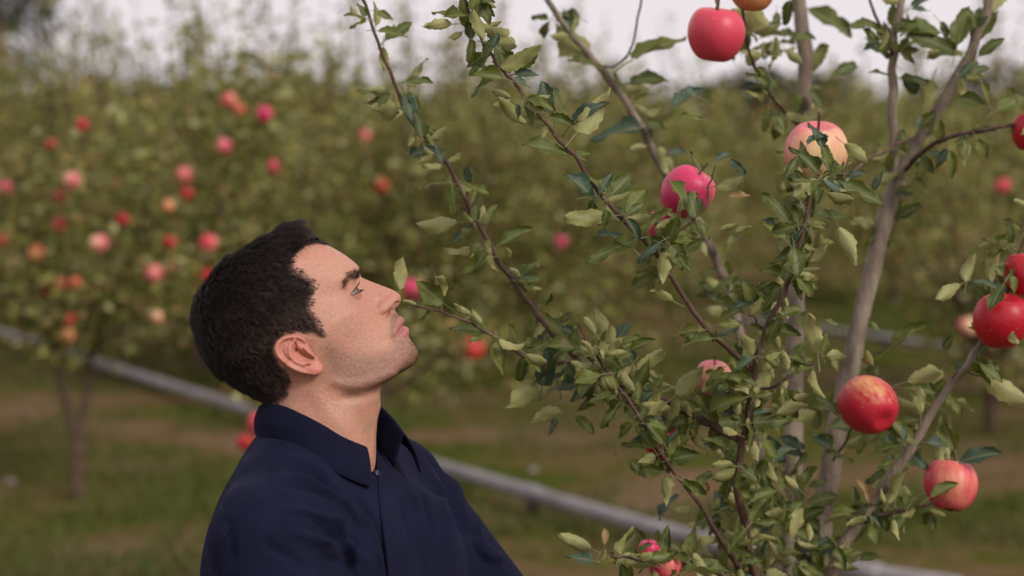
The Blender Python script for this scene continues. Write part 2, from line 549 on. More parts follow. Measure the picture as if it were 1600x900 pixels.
def at_px(px, d):
    return (px - 800) / PXF * d
spots = [  # pixel column, distance, shape, scale, label
    (310, 13.9, 0, 1.05, 'blurred apple tree directly behind the man\'s crown'),
    (430, 12.6, 2, 1.0, 'blurred apple tree right above the man\'s forehead'),
    (-70, 18.6, 1, 1.1, 'blurred apple tree cut by the left edge behind the forked trunk'),
    (190, 16.0, 3, 1.15, 'blurred apple tree behind the right side of the left apple tree'),
    (620, 15.0, 1, 1.05, 'blurred apple tree behind the upper left branch tips'),
    (540, 13.6, 0, 0.95, 'blurred apple tree rising above the man\'s nose'),
    (760, 16.5, 2, 1.08, 'blurred apple tree behind the long thin diagonal branch'),
    (900, 18.5, 0, 1.08, 'blurred apple tree behind the pink apple cluster'),
    (1556, 11.2, 3, 0.92, 'blurred apple tree with dark trunk behind the right hand apples'),
    (1690, 12.5, 1, 1.0, 'blurred apple tree cut by the right edge'),
    (1400, 19.0, 2, 0.95, 'blurred apple tree behind the forked grey stem'),
    (1020, 21.0, 1, 1.05, 'blurred apple tree left of the grassy alley'),
    (680, 14.0, 3, 0.95, 'blurred apple tree between the man\'s nose and the long thin branch'),
    (830, 14.6, 1, 0.95, 'blurred apple tree behind the middle of the diagonal branches'),
    (80, 18.0, 2, 1.15, 'blurred apple tree far behind the forked left tree'),
]
r2 = random.Random(8)
for px, d, var, sc, lab in spots:
    orchard_tree(at_px(px, d), d, var, r2.random() * 6.28, sc, lab)

# rows further off read as one mass
rg = np.random.default_rng(21)
V_, F_, C_, o_ = [], [], [], 0
for q_ in range(140):
    d = 17 + 45 * rg.random() ** 1.2
    px = rg.uniform(-250, 1900) if q_ < 95 else rg.choice([rg.uniform(-1500, -250), rg.uniform(1900, 3000)])
    if 1090 < px < 1290 and d < 28: continue
    (tv, tf), (lv, lf, lc) = tree_shape(int(rg.integers(1, 9999)), h=2.05, spread=1.0, nwhip=12, nleaf=1000, size=0.11, low=0.4, tall=0.35)
    lv = lv + np.array((at_px(px, d), d, 0))
    V_.append(lv); F_.append(lf + o_); C_.append(lc); o_ += len(lv)
tag(mesh('distant_orchard', np.concatenate(V_), np.concatenate(F_), M_fol, smooth=False, cols=np.concatenate(C_)),
    'far rows of blurred apple trees reaching to the skyline', 'orchard', None, 'stuff')
# rank weeds and low shoots under the rows
C = []
for _ in range(560):
    d = rg.uniform(12.5, 36); px = rg.choice([rg.uniform(180, 1040), rg.uniform(180, 1040), rg.uniform(1040, 1800), rg.uniform(-350, 180)])
    if d < 17.5 - 1.602 * (at_px(px, d) + 4.24): continue
    if px > 1000 and d < 19: continue
    hh = rg.uniform(0.35, 0.95)
    q = rg.normal(0, 1, (60, 3)) * np.array((0.35, 0.35, 0.0))
    q[:, 2] = rg.random(60) ** 1.3 * hh * (0.6 + 0.8 * rg.random(60))
    C.append(q + np.array((at_px(px, d), d, 0)))
lv, lf, lc = leaf_cloud(np.concatenate(C), 0.085, rg)
tag(mesh('undergrowth', lv, lf, M_fol, smooth=False, cols=lc), 'rank olive weeds and shoots under the far rows', 'weeds', None, 'stuff')
# thin upright water shoots breaking the skyline
V_, F_, o_ = [], [], 0
C = []
for _ in range(150):
    d = rg.uniform(12.5, 22); px = rg.choice([rg.uniform(-60, 760), rg.uniform(-60, 760), rg.uniform(760, 1640)])
    if 1060 < px < 1330 or d < 17.0 - 1.602 * (at_px(px, d) + 4.24): continue
    top = rg.uniform(2.1, 3.1)
    b0 = np.array((at_px(px, d), d, 1.0))
    w_ = catmull(np.array([b0, b0 + (rg.normal(0, .06), 0, (top - 1) * 0.5), b0 + (rg.normal(0, .13), 0, top - 1)]), 4)
    v, f = tube(w_, np.linspace(0.011, 0.003, len(w_)), 5)
    V_ += list(v); F_ += [tuple(i + o_ for i in q) for q in f]; o_ = len(V_)
    k = rg.integers(12, 34)
    t = rg.random(k) * (len(w_) - 1.001); ii = t.astype(int); fr = (t - ii)[:, None]
    C.append(w_[ii] * (1 - fr) + w_[ii + 1] * fr + rg.normal(0, 0.035, (k, 3)))
lv, lf, lc = leaf_cloud(np.concatenate(C), 0.075, rg)
F_ += [tuple(int(i) + o_ for i in q) for q in lf]
cc = np.concatenate([np.tile(np.array((0.09, 0.065, 0.045)), (o_, 1)), lc])
tag(mesh('orchard_shoot', V_ + list(lv), F_, M_fol, smooth=False, cols=cc), 'wispy upright shoots of the far trees breaking the skyline', 'shoots', None, 'stuff')
# woodland on the skyline
C = []
for _ in range(150):
    x = rg.uniform(-60, 70); y = rg.uniform(85, 120); hh = rg.uniform(2.6, 4.6) * (1.0 if x > 5 else 0.9); rr = rg.uniform(2, 4)
    q = rg.normal(0, 1, (170, 3)); q /= np.linalg.norm(q, axis=1)[:, None]
    q *= (rg.random((170, 1)) ** 0.4)
    C.append(q * np.array((rr, rr, hh * 0.5)) + np.array((x, y, hh * 0.5)))
lv, lf, lc = leaf_cloud(np.concatenate(C), 0.75, rg, np.array([(0.09, 0.085, 0.04), (0.11, 0.10, 0.05), (0.08, 0.07, 0.04)]))
tag(mesh('distant_wood', lv, lf, M_fol, smooth=False, cols=lc), 'low dark woodland along the far skyline', 'wood', None, 'stuff')
# tall dark tree in the corner
root = empty('tall_tree', (at_px(5, 24), 24, 0))
tag(root, 'tall dark green tree in the upper left corner', 'tree')
v, f = tube(catmull(np.array([(0, 0, -0.1), (0.05, 0, 1.5), (0, 0, 3.2), (0.05, 0, 4.8)]), 5), np.linspace(0.11, 0.02, 16), 8, wob=0.2)
mesh('trunk', v, f, M_bark, root)
C = []
for i in range(46):
    z = rg.uniform(1.4, 5.0); a = rg.uniform(0, 6.28); r = 0.95 * (1 - (z - 1.4) / 5.2) * rg.uniform(0.3, 1)
    C.append(rg.normal(0, 0.17, (90, 3)) + np.array((r * math.cos(a), r * math.sin(a), z)))
lv, lf, lc = leaf_cloud(np.concatenate(C), 0.10, rg, np.array([(0.030, 0.042, 0.024), (0.040, 0.050, 0.028), (0.026, 0.036, 0.026)]))
c = mesh('crown', lv, lf, M_fol, root, smooth=False, cols=lc); c['kind'] = 'stuff'
# ================================================================== the apple tree in front
TR = PG(1215, 900) * 0
TB = np.array((P(1215, 700, 2.85)[0], P(1215, 700, 2.85)[1], 0.0))
TREE = empty('apple_tree', TB)
tag(TREE, 'young apple tree in front on the right, many stems, curled leaves', 'tree')
BR = []
def branch(name, pts, r0, r1, mat, n=6, seg=8, wob=0.16):
    """pts: (px, py, distance); radii in pixels"""
    w = catmull(np.array([P(*p) for p in pts]), n)
    dm = np.mean([p[2] for p in pts])
    rad = np.linspace(r0, r1, len(w)) * dm / PXF * (0.56 if mat is M_twig else 0.80)
    if mat is M_bark:      # swellings and pruning knots
        rad = rad * (1 + 0.10 * np.array([mnoise.noise(Vector((i * 0.7, len(BR) * 5.1, 2))) for i in range(len(w))]) + 0.30 * np.array([max(0, mnoise.noise(Vector((i * 1.3, len(BR) * 9.1, 7))) - 0.35) for i in range(len(w))]))
    if r0 < 12:      # buds and joints along young wood
        rad = rad * (1 + 0.22 * np.array([max(0, mnoise.noise(Vector((i * 0.9, len(BR) * 3.3, 0)))) for i in range(len(w))]))
    w = w + np.array([[mnoise.noise(Vector((i * 0.45, k * 7.7, len(BR) * 2.1))) for k in range(3)] for i in range(len(w))]) * 0.0035
    v, f = tube(w - TB, rad, seg, wob=wob, seed=len(BR))
    o = mesh(name, v, f, mat, TREE)
    x, y, d = topx(w)
    BR.append((o, np.stack([x, y, d], 1), w))
    return o
def low(px, d):
    return None
# trunk below the frame, then the stems that rise from it
sb = P(1215, 900, 2.85)
def trunk():
    p = catmull(np.array([TB + (0, 0, -0.05), TB + (0.01, 0, 0.25), TB + (-0.01, 0.01, 0.52)]), 6)
    v, f = tube(p - TB, np.linspace(0.062, 0.045, len(p)), 12, wob=0.2)
    mesh('trunk', v, f, M_bark, TREE)
trunk()
fk = TB + np.array((-0.01, 0.01, 0.50))
fx, fy, fd = (float(a[0]) for a in topx(fk[None]))
F0 = (fx, fy, fd)
branch('stem', [F0, (1225, 1150, 3.0), (1234, 900, 3.05), (1240, 650, 3.08), (1245, 430, 3.1), (1252, 230, 3.12), (1258, 100, 3.12), (1247, -20, 3.12), (1240, -160, 3.12)], 21, 13, M_bark, seg=12)
branch('stem', [F0, (1262, 1100, 2.9), (1275, 900, 2.92), (1292, 760, 2.92), (1322, 600, 2.92), (1352, 470, 2.92), (1384, 335, 2.92), (1404, 280, 2.92)], 24, 15, M_bark, seg=12)
branch('stem', [F0, (1210, 1100, 3.0), (1202, 900, 3.0), (1192, 760, 3.0), (1178, 640, 3.0), (1155, 520, 3.0), (1128, 425, 3.0), (1090, 345, 3.0), (1035, 265, 3.0), (998, 190, 3.0), (935, 105, 3.0), (890, 50, 3.0), (845, -15, 3.0), (800, -90, 3.0)], 13, 5, M_bark, seg=10)
branch('branch', [(1400, 290, 2.92), (1396, 200, 2.9), (1394, 110, 2.9), (1400, 40, 2.9), (1415, -30, 2.9)], 10, 7, M_bark)
branch('branch', [(1400, 285, 2.92), (1436, 215, 2.9), (1485, 135, 2.88), (1528, 55, 2.86), (1556, -30, 2.85)], 13, 9, M_bark)
branch('branch', [(1408, 272, 2.92), (1445, 235, 2.85), (1490, 212, 2.8), (1560, 200, 2.78), (1640, 186, 2.76)], 7, 5, M_twig)
branch('branch', [(1396, 95, 2.9), (1380, 50, 2.88), (1358, -10, 2.86)], 6, 4, M_twig)
# red brown front branch with its twigs
branch('branch', [F0, (1190, 1050, 2.75), (1185, 930, 2.66), (1165, 830, 2.6), (1152, 740, 2.56), (1166, 665, 2.54), (1176, 600, 2.52), (1190, 535, 2.5), (1225, 455, 2.48), (1245, 400, 2.47), (1262, 320, 2.47), (1285, 265, 2.47)], 15, 4, M_twig, seg=10)
branch('branch', [(1180, 585, 2.52), (1150, 552, 2.5), (1108, 518, 2.48), (1062, 452, 2.47), (1022, 394, 2.46), (960, 328, 2.45), (903, 252, 2.44), (850, 190, 2.43), (803, 130, 2.42), (768, 85, 2.42), (738, 30, 2.42), (720, -20, 2.42)], 8.5, 3.5, M_twig)
branch('branch', [(1158, 690, 2.55), (1085, 650, 2.56), (1000, 610, 2.58), (930, 585, 2.6), (872, 532, 2.6), (828, 475, 2.6), (788, 420, 2.6), (742, 342, 2.6), (700, 258, 2.6), (640, 182, 2.6), (602, 95, 2.6), (570, 5, 2.6), (556, -50, 2.6)], 10, 4, M_twig)
branch('branch', [(905, 565, 2.6), (835, 562, 2.55), (780, 530, 2.5), (735, 505, 2.48), (695, 488, 2.46), (650, 476, 2.45)], 5, 2.5, M_twig)
branch('branch', [(1160, 895, 2.62), (1130, 850, 2.58), (1095, 790, 2.55), (1050, 735, 2.53), (1022, 690, 2.52), (985, 630, 2.5), (948, 580, 2.5), (925, 545, 2.5), (902, 505, 2.5)], 8, 3, M_twig)
branch('branch', [F0, (1260, 1050, 2.75), (1300, 890, 2.68), (1340, 820, 2.66), (1380, 765, 2.65), (1422, 700, 2.64), (1465, 632, 2.63), (1510, 572, 2.62), (1545, 520, 2.6)], 16, 6, M_bark, seg=10)
branch('branch', [(1178, 612, 2.52), (1215, 600, 2.5), (1250, 580, 2.5), (1290, 558, 2.5)], 5, 2.5, M_twig)
branch('branch', [(1195, 525, 2.5), (1182, 500, 2.5), (1170, 490, 2.49)], 4, 2, M_twig)
branch('branch', [(1022, 394, 2.46), (1045, 372, 2.46), (1075, 350, 2.46), (1100, 322, 2.46), (1110, 285, 2.46), (1118, 258, 2.46)], 5, 2, M_twig)
branch('branch', [(1300, 720, 2.9), (1322, 690, 2.8), (1340, 650, 2.72), (1350, 610, 2.68), (1362, 560, 2.66), (1380, 545, 2.66)], 4, 2, M_twig)
branch('branch', [(1348, 812, 2.66), (1400, 800, 2.65), (1445, 790, 2.64), (1475, 770, 2.64)], 6, 3, M_twig)
branch('branch', [(1255, 205, 3.1), (1225, 175, 3.0), (1200, 140, 2.9), (1180, 105, 2.85), (1165, 60, 2.8), (1160, -10, 2.75)], 6, 3.5, M_twig)
branch('branch', [(1290, 270, 2.47), (1330, 268, 2.6), (1375, 240, 2.75), (1432, 212, 2.88)], 3.5, 5, M_twig)
branch('branch', [(1185, 930, 2.66), (1130, 900, 2.6), (1060, 880, 2.55), (985, 872, 2.5), (940, 866, 2.48)], 7, 3, M_twig)
branch('branch', [(934, 104, 3.0), (966, 100, 2.98), (988, 70, 2.95), (1005, -20, 2.9)], 4, 3, M_twig)
branch('branch', [(1540, 590, 2.62), (1500, 580, 2.62), (1480, 610, 2.63)], 2.5, 2.5, M_twig)
branch('branch', [(1545, 520, 2.6), (1570, 470, 2.6), (1590, 400, 2.6), (1620, 340, 2.6)], 5, 4, M_twig)

branch('branch', [(1161, -6, 2.75), (1140, -22, 2.68), (1122, -6, 2.66), (1119, 20, 2.66)], 4, 2.5, M_twig)
# ------------------------------------------------ leaves
def leaf_material(name, up1, up2, un1, un2):
    m, nt, ns, ls, b = nmat(name)
    geo = ns.new('ShaderNodeNewGeometry')
    oi = ns.new('ShaderNodeObjectInfo')
    at = ns.new('ShaderNodeAttribute'); at.attribute_name = 'Col'       # r: nearness to a vein, g: per leaf tone on joined foliage
    sep = ns.new('ShaderNodeSeparateColor'); ls.new(at.outputs[0], sep.inputs[0])
    co = ns.new('ShaderNodeNewGeometry')
    nz = noise_node(ns, ls, 130, 4, 0.6, co.outputs['Position'])
    tone = ns.new('ShaderNodeMath'); tone.operation = 'ADD'; ls.new(oi.outputs['Random'], tone.inputs[0]); ls.new(sep.outputs[1], tone.inputs[1])
    fr = ns.new('ShaderNodeMath'); fr.operation = 'FRACT'; ls.new(tone.outputs[0], fr.inputs[0])
    ad = ns.new('ShaderNodeMath'); ad.operation = 'MULTIPLY_ADD'; ad.inputs[1].default_value = 0.6; ad.inputs[2].default_value = -0.1
    ls.new(nz.outputs[0], ad.inputs[0])
    a2 = ns.new('ShaderNodeMath'); a2.operation = 'MULTIPLY_ADD'; a2.inputs[1].default_value = 0.7
    ls.new(fr.outputs[0], a2.inputs[0]); ls.new(ad.outputs[0], a2.inputs[2])
    def two(c1, c2):
        x = ns.new('ShaderNodeMix'); x.data_type = 'RGBA'
        x.inputs[6].default_value = (*c1, 1); x.inputs[7].default_value = (*c2, 1)
        ls.new(a2.outputs[0], x.inputs[0])
        return x
    u, d = two(up1, up2), two(un1, un2)
    sd = ns.new('ShaderNodeMix'); sd.data_type = 'RGBA'
    ls.new(geo.outputs['Backfacing'], sd.inputs[0]); ls.new(u.outputs[2], sd.inputs[6]); ls.new(d.outputs[2], sd.inputs[7])
    vn = ns.new('ShaderNodeMix'); vn.data_type = 'RGBA'; vn.inputs[7].default_value = (0.22, 0.22, 0.11, 1)
    vm = ns.new('ShaderNodeMath'); vm.operation = 'MULTIPLY'; vm.inputs[1].default_value = 0.55
    ls.new(sep.outputs[0], vm.inputs[0]); ls.new(vm.outputs[0], vn.inputs[0])
    ls.new(sd.outputs[2], vn.inputs[6])
    n5 = noise_node(ns, ls, 42, 3, 0.6, co.outputs['Position'])
    sr = ramp(ns, [(0.60, (0, 0, 0)), (0.74, (1, 1, 1))])
    ls.new(n5.outputs[0], sr.inputs[0])
    sm = ns.new('ShaderNodeMath'); sm.operation = 'MULTIPLY'; sm.inputs[1].default_value = 0.6
    ls.new(sr.outputs[0], sm.inputs[0])
    sx5 = ns.new('ShaderNodeMix'); sx5.data_type = 'RGBA'; sx5.inputs[7].default_value = (0.17, 0.12, 0.04, 1)
    ls.new(sm.outputs[0], sx5.inputs[0]); ls.new(vn.outputs[2], sx5.inputs[6])
    vn = sx5
    ls.new(vn.outputs[2], b.inputs['Base Color'])
    b.inputs['Roughness'].default_value = 0.52
    b.inputs['Specular IOR Level'].default_value = 0.35
    bp = ns.new('ShaderNodeBump'); bp.inputs['Strength'].default_value = 0.5; bp.inputs['Distance'].default_value = 0.002
    ls.new(nz.outputs[0], bp.inputs['Height']); ls.new(bp.outputs[0], b.inputs['Normal'])
    tr = ns.new('ShaderNodeBsdfTranslucent'); ls.new(vn.outputs[2], tr.inputs['Color'])
    mx = ns.new('ShaderNodeMixShader'); mx.inputs[0].default_value = 0.22
    ls.new(b.outputs[0], mx.inputs[1]); ls.new(tr.outputs[0], mx.inputs[2])
    ls.new(mx.outputs[0], ns['Material Output'].inputs['Surface'])
    return m
M_leaf = leaf_material('apple_leaf', (0.034, 0.062, 0.008), (0.125, 0.145, 0.018), (0.19, 0.20, 0.052), (0.36, 0.345, 0.14))
M_teal = leaf_material('blue_green_leaf', (0.035, 0.070, 0.040), (0.060, 0.105, 0.062), (0.15, 0.20, 0.13), (0.22, 0.27, 0.17))
M_brown = leaf_material('withered_leaf', (0.24, 0.13, 0.05), (0.34, 0.22, 0.10), (0.30, 0.19, 0.10), (0.40, 0.28, 0.15))

def leaf_shape(seed, roll, curl, wid, twist=0.0):
    """serrated apple leaf, unit long, stalk behind the base; roll folds the edges up, curl bends the tip down"""
    rg = np.random.default_rng(seed)
    nl, nw = 11, 4
    V, F, C = [], [], []
    ph0 = rg.uniform(0, 6)
    asy = rg.uniform(-0.18, 0.18)
    roll *= rg.uniform(0.8, 1.2); curl *= rg.uniform(0.3, 1.7); wid *= rg.uniform(0.85, 1.1); twist *= rg.uniform(-1.5, 2.5)
    for i in range(nl + 1):
        t = i / nl
        w = (1 + 0.16 * mnoise.noise(Vector((t * 5.0, seed * 3.7, 0.5)))) * wid * (math.sin(math.pi * min(1, t * 0.97 + 0.03) ** 0.80)) ** 0.85 * (1.05 - 0.25 * t)
        ang = -curl * t ** 1.4
        # position along a bent midrib
        cx = sum(math.cos(-curl * (k / 24 * t) ** 1.4) for k in range(24)) / 24 * t
        cz = sum(math.sin(-curl * (k / 24 * t) ** 1.4) for k in range(24)) / 24 * t
        for j in range(-nw, nw + 1):
            s = j / nw
            ww = w * (1 + (0.09 if (i % 2) else -0.07) * (abs(s) > 0.9) + asy * s)
            th = roll * abs(s) * (0.75 + 0.25 * math.sin(ph0 + 4 * t))
            # arc across the blade
            if roll > 1e-3:
                y = ww * math.sin(th) / roll * (1 if s >= 0 else -1)
                z = ww * (1 - math.cos(th)) / roll
            else:
                y, z = ww * s, 0
            z += 0.050 * math.sin(ph0 + 8 * t + 2 * s) * abs(s) + 0.030 * math.sin(15 * t + 2.3 * ph0) * s * s
            a = twist * t
            y, z = y * math.cos(a) - z * math.sin(a), y * math.sin(a) + z * math.cos(a)
            V.append((cx - z * math.sin(ang), y, cz + z * math.cos(ang)))
            vein = max(1.0 if j == 0 else 0.0, 0.35 * max(0, math.cos(2 * math.pi * (t * 5.5 - abs(s) * 1.1))) ** 6)
            C.append((vein, 0, 0))
    m = 2 * nw + 1
    for i in range(nl):
        for j in range(m - 1):
            F.append((i * m + j, (i + 1) * m + j, (i + 1) * m + j + 1, i * m + j + 1))
    # stalk
    o = len(V)
    for k in range(4):
        t = k / 3
        for a in (0, 2.1, 4.2):
            V.append((-0.42 * t, 0.016 * math.cos(a), 0.016 * math.sin(a) - 0.07 * t * t))
            C.append((1, 0, 0))
    for k in range(3):
        for j in range(3):
            F.append((o + k * 3 + j, o + k * 3 + (j + 1) % 3, o + (k + 1) * 3 + (j + 1) % 3, o + (k + 1) * 3 + j))
    return np.array(V), F, np.array(C)
SH = {'flat': [leaf_shape(s, 0.7, 0.5, 0.36, 0.2) for s in range(5)] + [leaf_shape(s, 1.0, 0.9, 0.36, -0.3) for s in range(15, 20)],
      'fold': [leaf_shape(s, 1.45, 0.7, 0.37, 0.25) for s in range(20, 29)],
      'roll': [leaf_shape(s, 2.1, 0.75, 0.42, 0.2) for s in range(30, 35)] + [leaf_shape(s, 1.8, 1.1, 0.38, -0.35) for s in range(36, 41)]}
LM = {}
for mk, mt in (('g', M_leaf), ('t', M_teal), ('b', M_brown)):
    for kk, lst in SH.items():
        LM[mk, kk] = [mesh(None, v, f, mt, cols=c) for v, f, c in lst]
lr = random.Random(4)
allp = np.concatenate([b[1] for b in BR])
own = np.concatenate([[i] * len(b[1]) for i, b in enumerate(BR)])
def leaf_frame(bx, by, tx, ty, kind, d=None):
    dist = np.hypot(allp[:, 0] - bx, allp[:, 1] - by) + 6 * np.abs(allp[:, 2] - 2.5) * 10 * (d is None)
    k = int(np.argmin(dist))
    if d is None:
        d = float(allp[k, 2]) + lr.uniform(-0.035, 0.025)
    a = P(bx, by, d)
    b = P(tx, ty, d + lr.uniform(-0.5, 0.5) * math.hypot(tx - bx, ty - by) / PXF * d)
    v = b - a
    L = np.linalg.norm(v)
    v /= L
    n = -FW * 0.75 + np.array((0, 0, 0.65)) + np.array([lr.uniform(-.45, .45) for _ in range(3)])
    if kind in 'PO':
        n = -n + np.array((0, 0, 0.5))
    n = n - v * (n @ v)
    n /= np.linalg.norm(n)
    y = np.cross(n, v)
    return own[k], a, v, y, n, L
def leaf_mesh_key(kind):
    if kind == 'P': return 'g', lr.choice(['roll', 'roll', 'fold'])
    if kind == 'O': return 'g', 'flat'
    if kind == 'T': return 't', lr.choice(['flat', 'fold'])
    if kind == 'B': return 'b', lr.choice(['roll', 'fold'])
    return 'g', lr.choice(['flat', 'flat', 'fold'])
def put_leaf(bx, by, tx, ty, kind, d=None):
    bi, a, v, y, n, L = leaf_frame(bx, by, tx, ty, kind, d)
    mk, kk = leaf_mesh_key(kind)
    o = link('leaf', lr.choice(LM[mk, kk]), BR[bi][0])
    M = Matrix(((v[0], y[0], n[0], a[0] - TB[0]), (v[1], y[1], n[1], a[1] - TB[1]), (v[2], y[2], n[2], a[2] - TB[2]), (0, 0, 0, 1)))
    o.matrix_local = M @ Matrix.Diagonal((L * 1.12, L * 1.12, L * 1.12, 1))
    return o
LV = '''705 38 658 40 P;716 24 678 18 D;722 50 700 62 P;735 60 746 4 D;730 42 722 -4 D;745 55 777 33 P;738 62 735 96 G;757 92 771 60 D;783 105 842 78 O;785 122 741 112 D
822 192 778 158 P;862 178 848 130 T;880 172 858 133 D;903 205 947 148 O;895 192 936 152 T;888 240 826 222 D;890 245 920 238 D;938 302 953 271 T;930 316 897 269 T;946 338 881 341 P
1026 345 978 342 P;990 376 921 401 D;985 386 938 350 T;1005 365 1042 328 D;922 92 872 43 O;940 106 894 91 D;989 92 1062 55 G;906 29 876 17 D;985 128 1036 117 D;1050 166 1096 139 T
1000 200 934 206 T;1010 228 984 233 P;1028 230 1041 272 P;600 151 563 139 D;615 166 574 160 G;590 19 614 29 D;650 205 638 228 P;672 215 702 199 P;680 225 692 252 T;690 258 660 263 P
700 252 723 241 P;735 286 727 260 T;738 290 764 301 D;732 320 741 294 P;713 348 656 350 P;742 353 756 326 P;760 351 773 320 D;782 381 827 357 D;733 388 699 396 P;797 403 789 383 P
812 431 794 417 P;838 417 849 399 P;690 466 688 420 P;625 452 628 406 P;692 473 654 443 D;650 476 631 470 P;762 521 706 505 D;734 491 709 477 P;752 504 737 484 P;672 486 659 497 D
908 546 857 532 D;870 592 849 528 T;848 602 858 544 T;838 592 877 540 D;857 608 780 631 P;878 645 826 654 P;930 521 909 493 P;950 516 929 484 P;945 536 961 503 P;955 546 992 519 G
985 546 1020 531 G;935 553 987 547 D;995 576 1035 551 P;930 561 912 534 P;912 586 931 564 P;932 590 930 617 P;890 565 892 602 D;900 601 854 609 T;975 580 986 612 P;1000 600 984 642 D
1010 615 1016 652 D;1010 581 1027 591 P;1057 616 1100 577 P;1045 656 1063 619 P;870 656 857 677 T;900 651 927 672 G;1000 651 1022 639 D;960 640 940 668 G;930 620 905 640 D;985 660 965 685 D
1277 268 1243 230 D;1285 229 1267 190 T;1275 192 1268 158 B;1285 286 1322 254 D;1275 291 1233 274 D;1320 225 1352 252 O;1295 301 1334 316 P;1232 346 1199 301 D;1225 373 1194 344 D;1240 381 1251 353 G
1243 396 1206 409 G;1310 356 1336 410 P;1280 341 1331 335 D;1369 352 1329 345 P;1302 291 1382 308 D;1365 296 1379 269 T;1290 381 1269 407 P;1262 14 1327 46 D;1330 43 1372 32 D;1390 91 1357 61 D
1470 51 1416 42 D;1468 34 1487 62 D;1490 81 1430 51 D;1492 81 1453 86 D;1495 71 1511 13 D;1520 66 1547 3 D;1530 86 1564 59 G;1505 119 1547 97 D;1450 131 1413 118 D;1410 84 1427 97 D
1395 121 1363 110 D;1270 111 1286 63 D;1232 81 1183 70 D;1200 41 1148 17 O;1236 56 1184 45 D;1305 116 1340 94 D;1540 166 1498 149 D;1560 171 1602 149 D;1545 161 1534 128 D;1590 161 1574 138 D
1091 151 1060 140 T;1096 186 1063 180 D;1216 166 1178 173 B;1206 151 1179 129 P;1072 324 1050 278 G;1056 339 1016 325 D;1095 267 1082 238 D;1120 252 1140 234 T;1140 251 1167 271 T;1120 291 1167 282 O
1140 306 1172 303 B;1125 359 1152 349 P;1150 361 1174 356 P;1135 379 1154 371 T;1040 386 1013 369 D;1277 552 1268 490 P;1290 500 1317 511 D;1394 541 1442 507 G;1375 516 1359 499 D;1365 571 1351 543 P
1419 596 1470 582 P;1410 606 1462 609 D;1400 621 1434 641 P;1540 589 1594 627 P;1495 626 1522 641 P;1395 661 1432 692 D;1490 702 1471 653 D;1500 721 1557 704 T;1320 696 1364 677 P;1400 772 1409 726 P
1356 787 1344 743 B;1415 801 1401 832 D;1455 776 1492 754 D;1470 791 1502 796 D;1355 801 1377 822 T;1300 796 1342 801 D;1255 800 1297 847 D;1265 850 1292 898 D;1235 771 1264 749 D;1178 661 1230 655 D
1230 631 1260 614 P;1215 646 1260 631 P;1160 601 1108 577 G;1165 621 1108 637 D;1072 893 1142 877 G;1225 491 1254 477 G;1210 489 1223 502 P;922 857 873 836 P;970 866 979 826 P;930 881 946 861 P
925 876 888 868 T;1010 881 963 868 P;1062 862 1034 844 D;985 696 958 706 B;1195 640 1205 622 B;1103 770 1100 745 B;945 850 945 826 B;1130 470 1100 440 D;1150 480 1185 462 T;1120 455 1145 430 G
1175 470 1160 440 D;1500 445 1463 466 P;1510 440 1518 402 P;1550 440 1556 392 P;1575 380 1534 384 P;1585 455 1560 430 D;1540 470 1520 440 D;1475 545 1490 520 D;1530 560 1545 600 D;1050 470 1012 452 P
1085 760 1110 735 D;1120 800 1085 820 D;1180 780 1215 760 D;1220 820 1190 845 D;1150 860 1120 835 D;1205 720 1235 700 D;1135 700 1105 680 D;1100 700 1075 672 P;1070 640 1040 672 D;1020 700 1000 672 D
1262 262 1250 222 D;1300 262 1284 226 D;1262 225 1290 205 T;1240 268 1262 280 D;1040 672 1024 702 D;1050 700 1034 722 D;1012 690 1030 676 G;1098 612 1126 588 P;1130 575 1100 600 D;1030 880 1052 862 D;1058 892 1036 902 D;1500 770 1470 752 D;1060 330 1088 300 D;1190 690 1215 715 G;1240 720 1228 690 D;1330 300 1365 292 D;1440 320 1400 340 D;1225 430 1190 420 D;1245 425 1275 440 P;1215 470 1180 452 D;1090 620 1120 660 D;1130 640 1160 655 G;985 720 1010 745 D'''
for s in LV.replace('\n', ';').split(';'):
    q = s.split()
    put_leaf(*map(float, q[:4]), q[4])
n_hand = len(LV.replace('\n', ';').split(';'))
# the finer growth between, along the branches
extra = []
wts = {7: 30, 8: 26, 9: 26, 11: 20, 12: 15, 13: 6, 20: 12, 16: 4, 15: 6, 17: 5, 18: 10, 3: 7, 4: 8, 5: 8, 2: 15, 10: 6, 0: 6, 19: 4, 23: 7, 6: 4, 1: 5}
for bi, nlv in wts.items():
    pl = BR[bi][1]
    inn = np.where((pl[:, 1] > -30) & (pl[:, 1] < 930) & (pl[:, 0] < 1640))[0]
    inn = list(inn[int(len(inn) * 0.06):]) if len(inn) > 3 else list(inn)
    for _ in range(nlv):
        # a spur with a few leaves round it
        k = lr.choice(inn)
        a = lr.uniform(0, 6.28)
        off = lr.uniform(2, 16)
        cx, cy = pl[k, 0] + off * math.cos(a), pl[k, 1] - off * math.sin(a)
        if cx < 668 and cy > 330: continue
        for q in range(lr.randint(2, 4)):
            a2 = a + lr.uniform(-1.5, 1.5)
            L = lr.uniform(22, 48) * 2.5 / pl[k, 2]
            o2 = lr.uniform(4, 9)
            bx, by = cx + o2 * math.cos(a2), cy - o2 * math.sin(a2)
            extra.append((bx, by, bx + L * math.cos(a2), by - L * math.sin(a2), lr.choice('DDDDDGTPPO'), float(pl[k, 2]) + lr.uniform(-0.05, 0.05)))
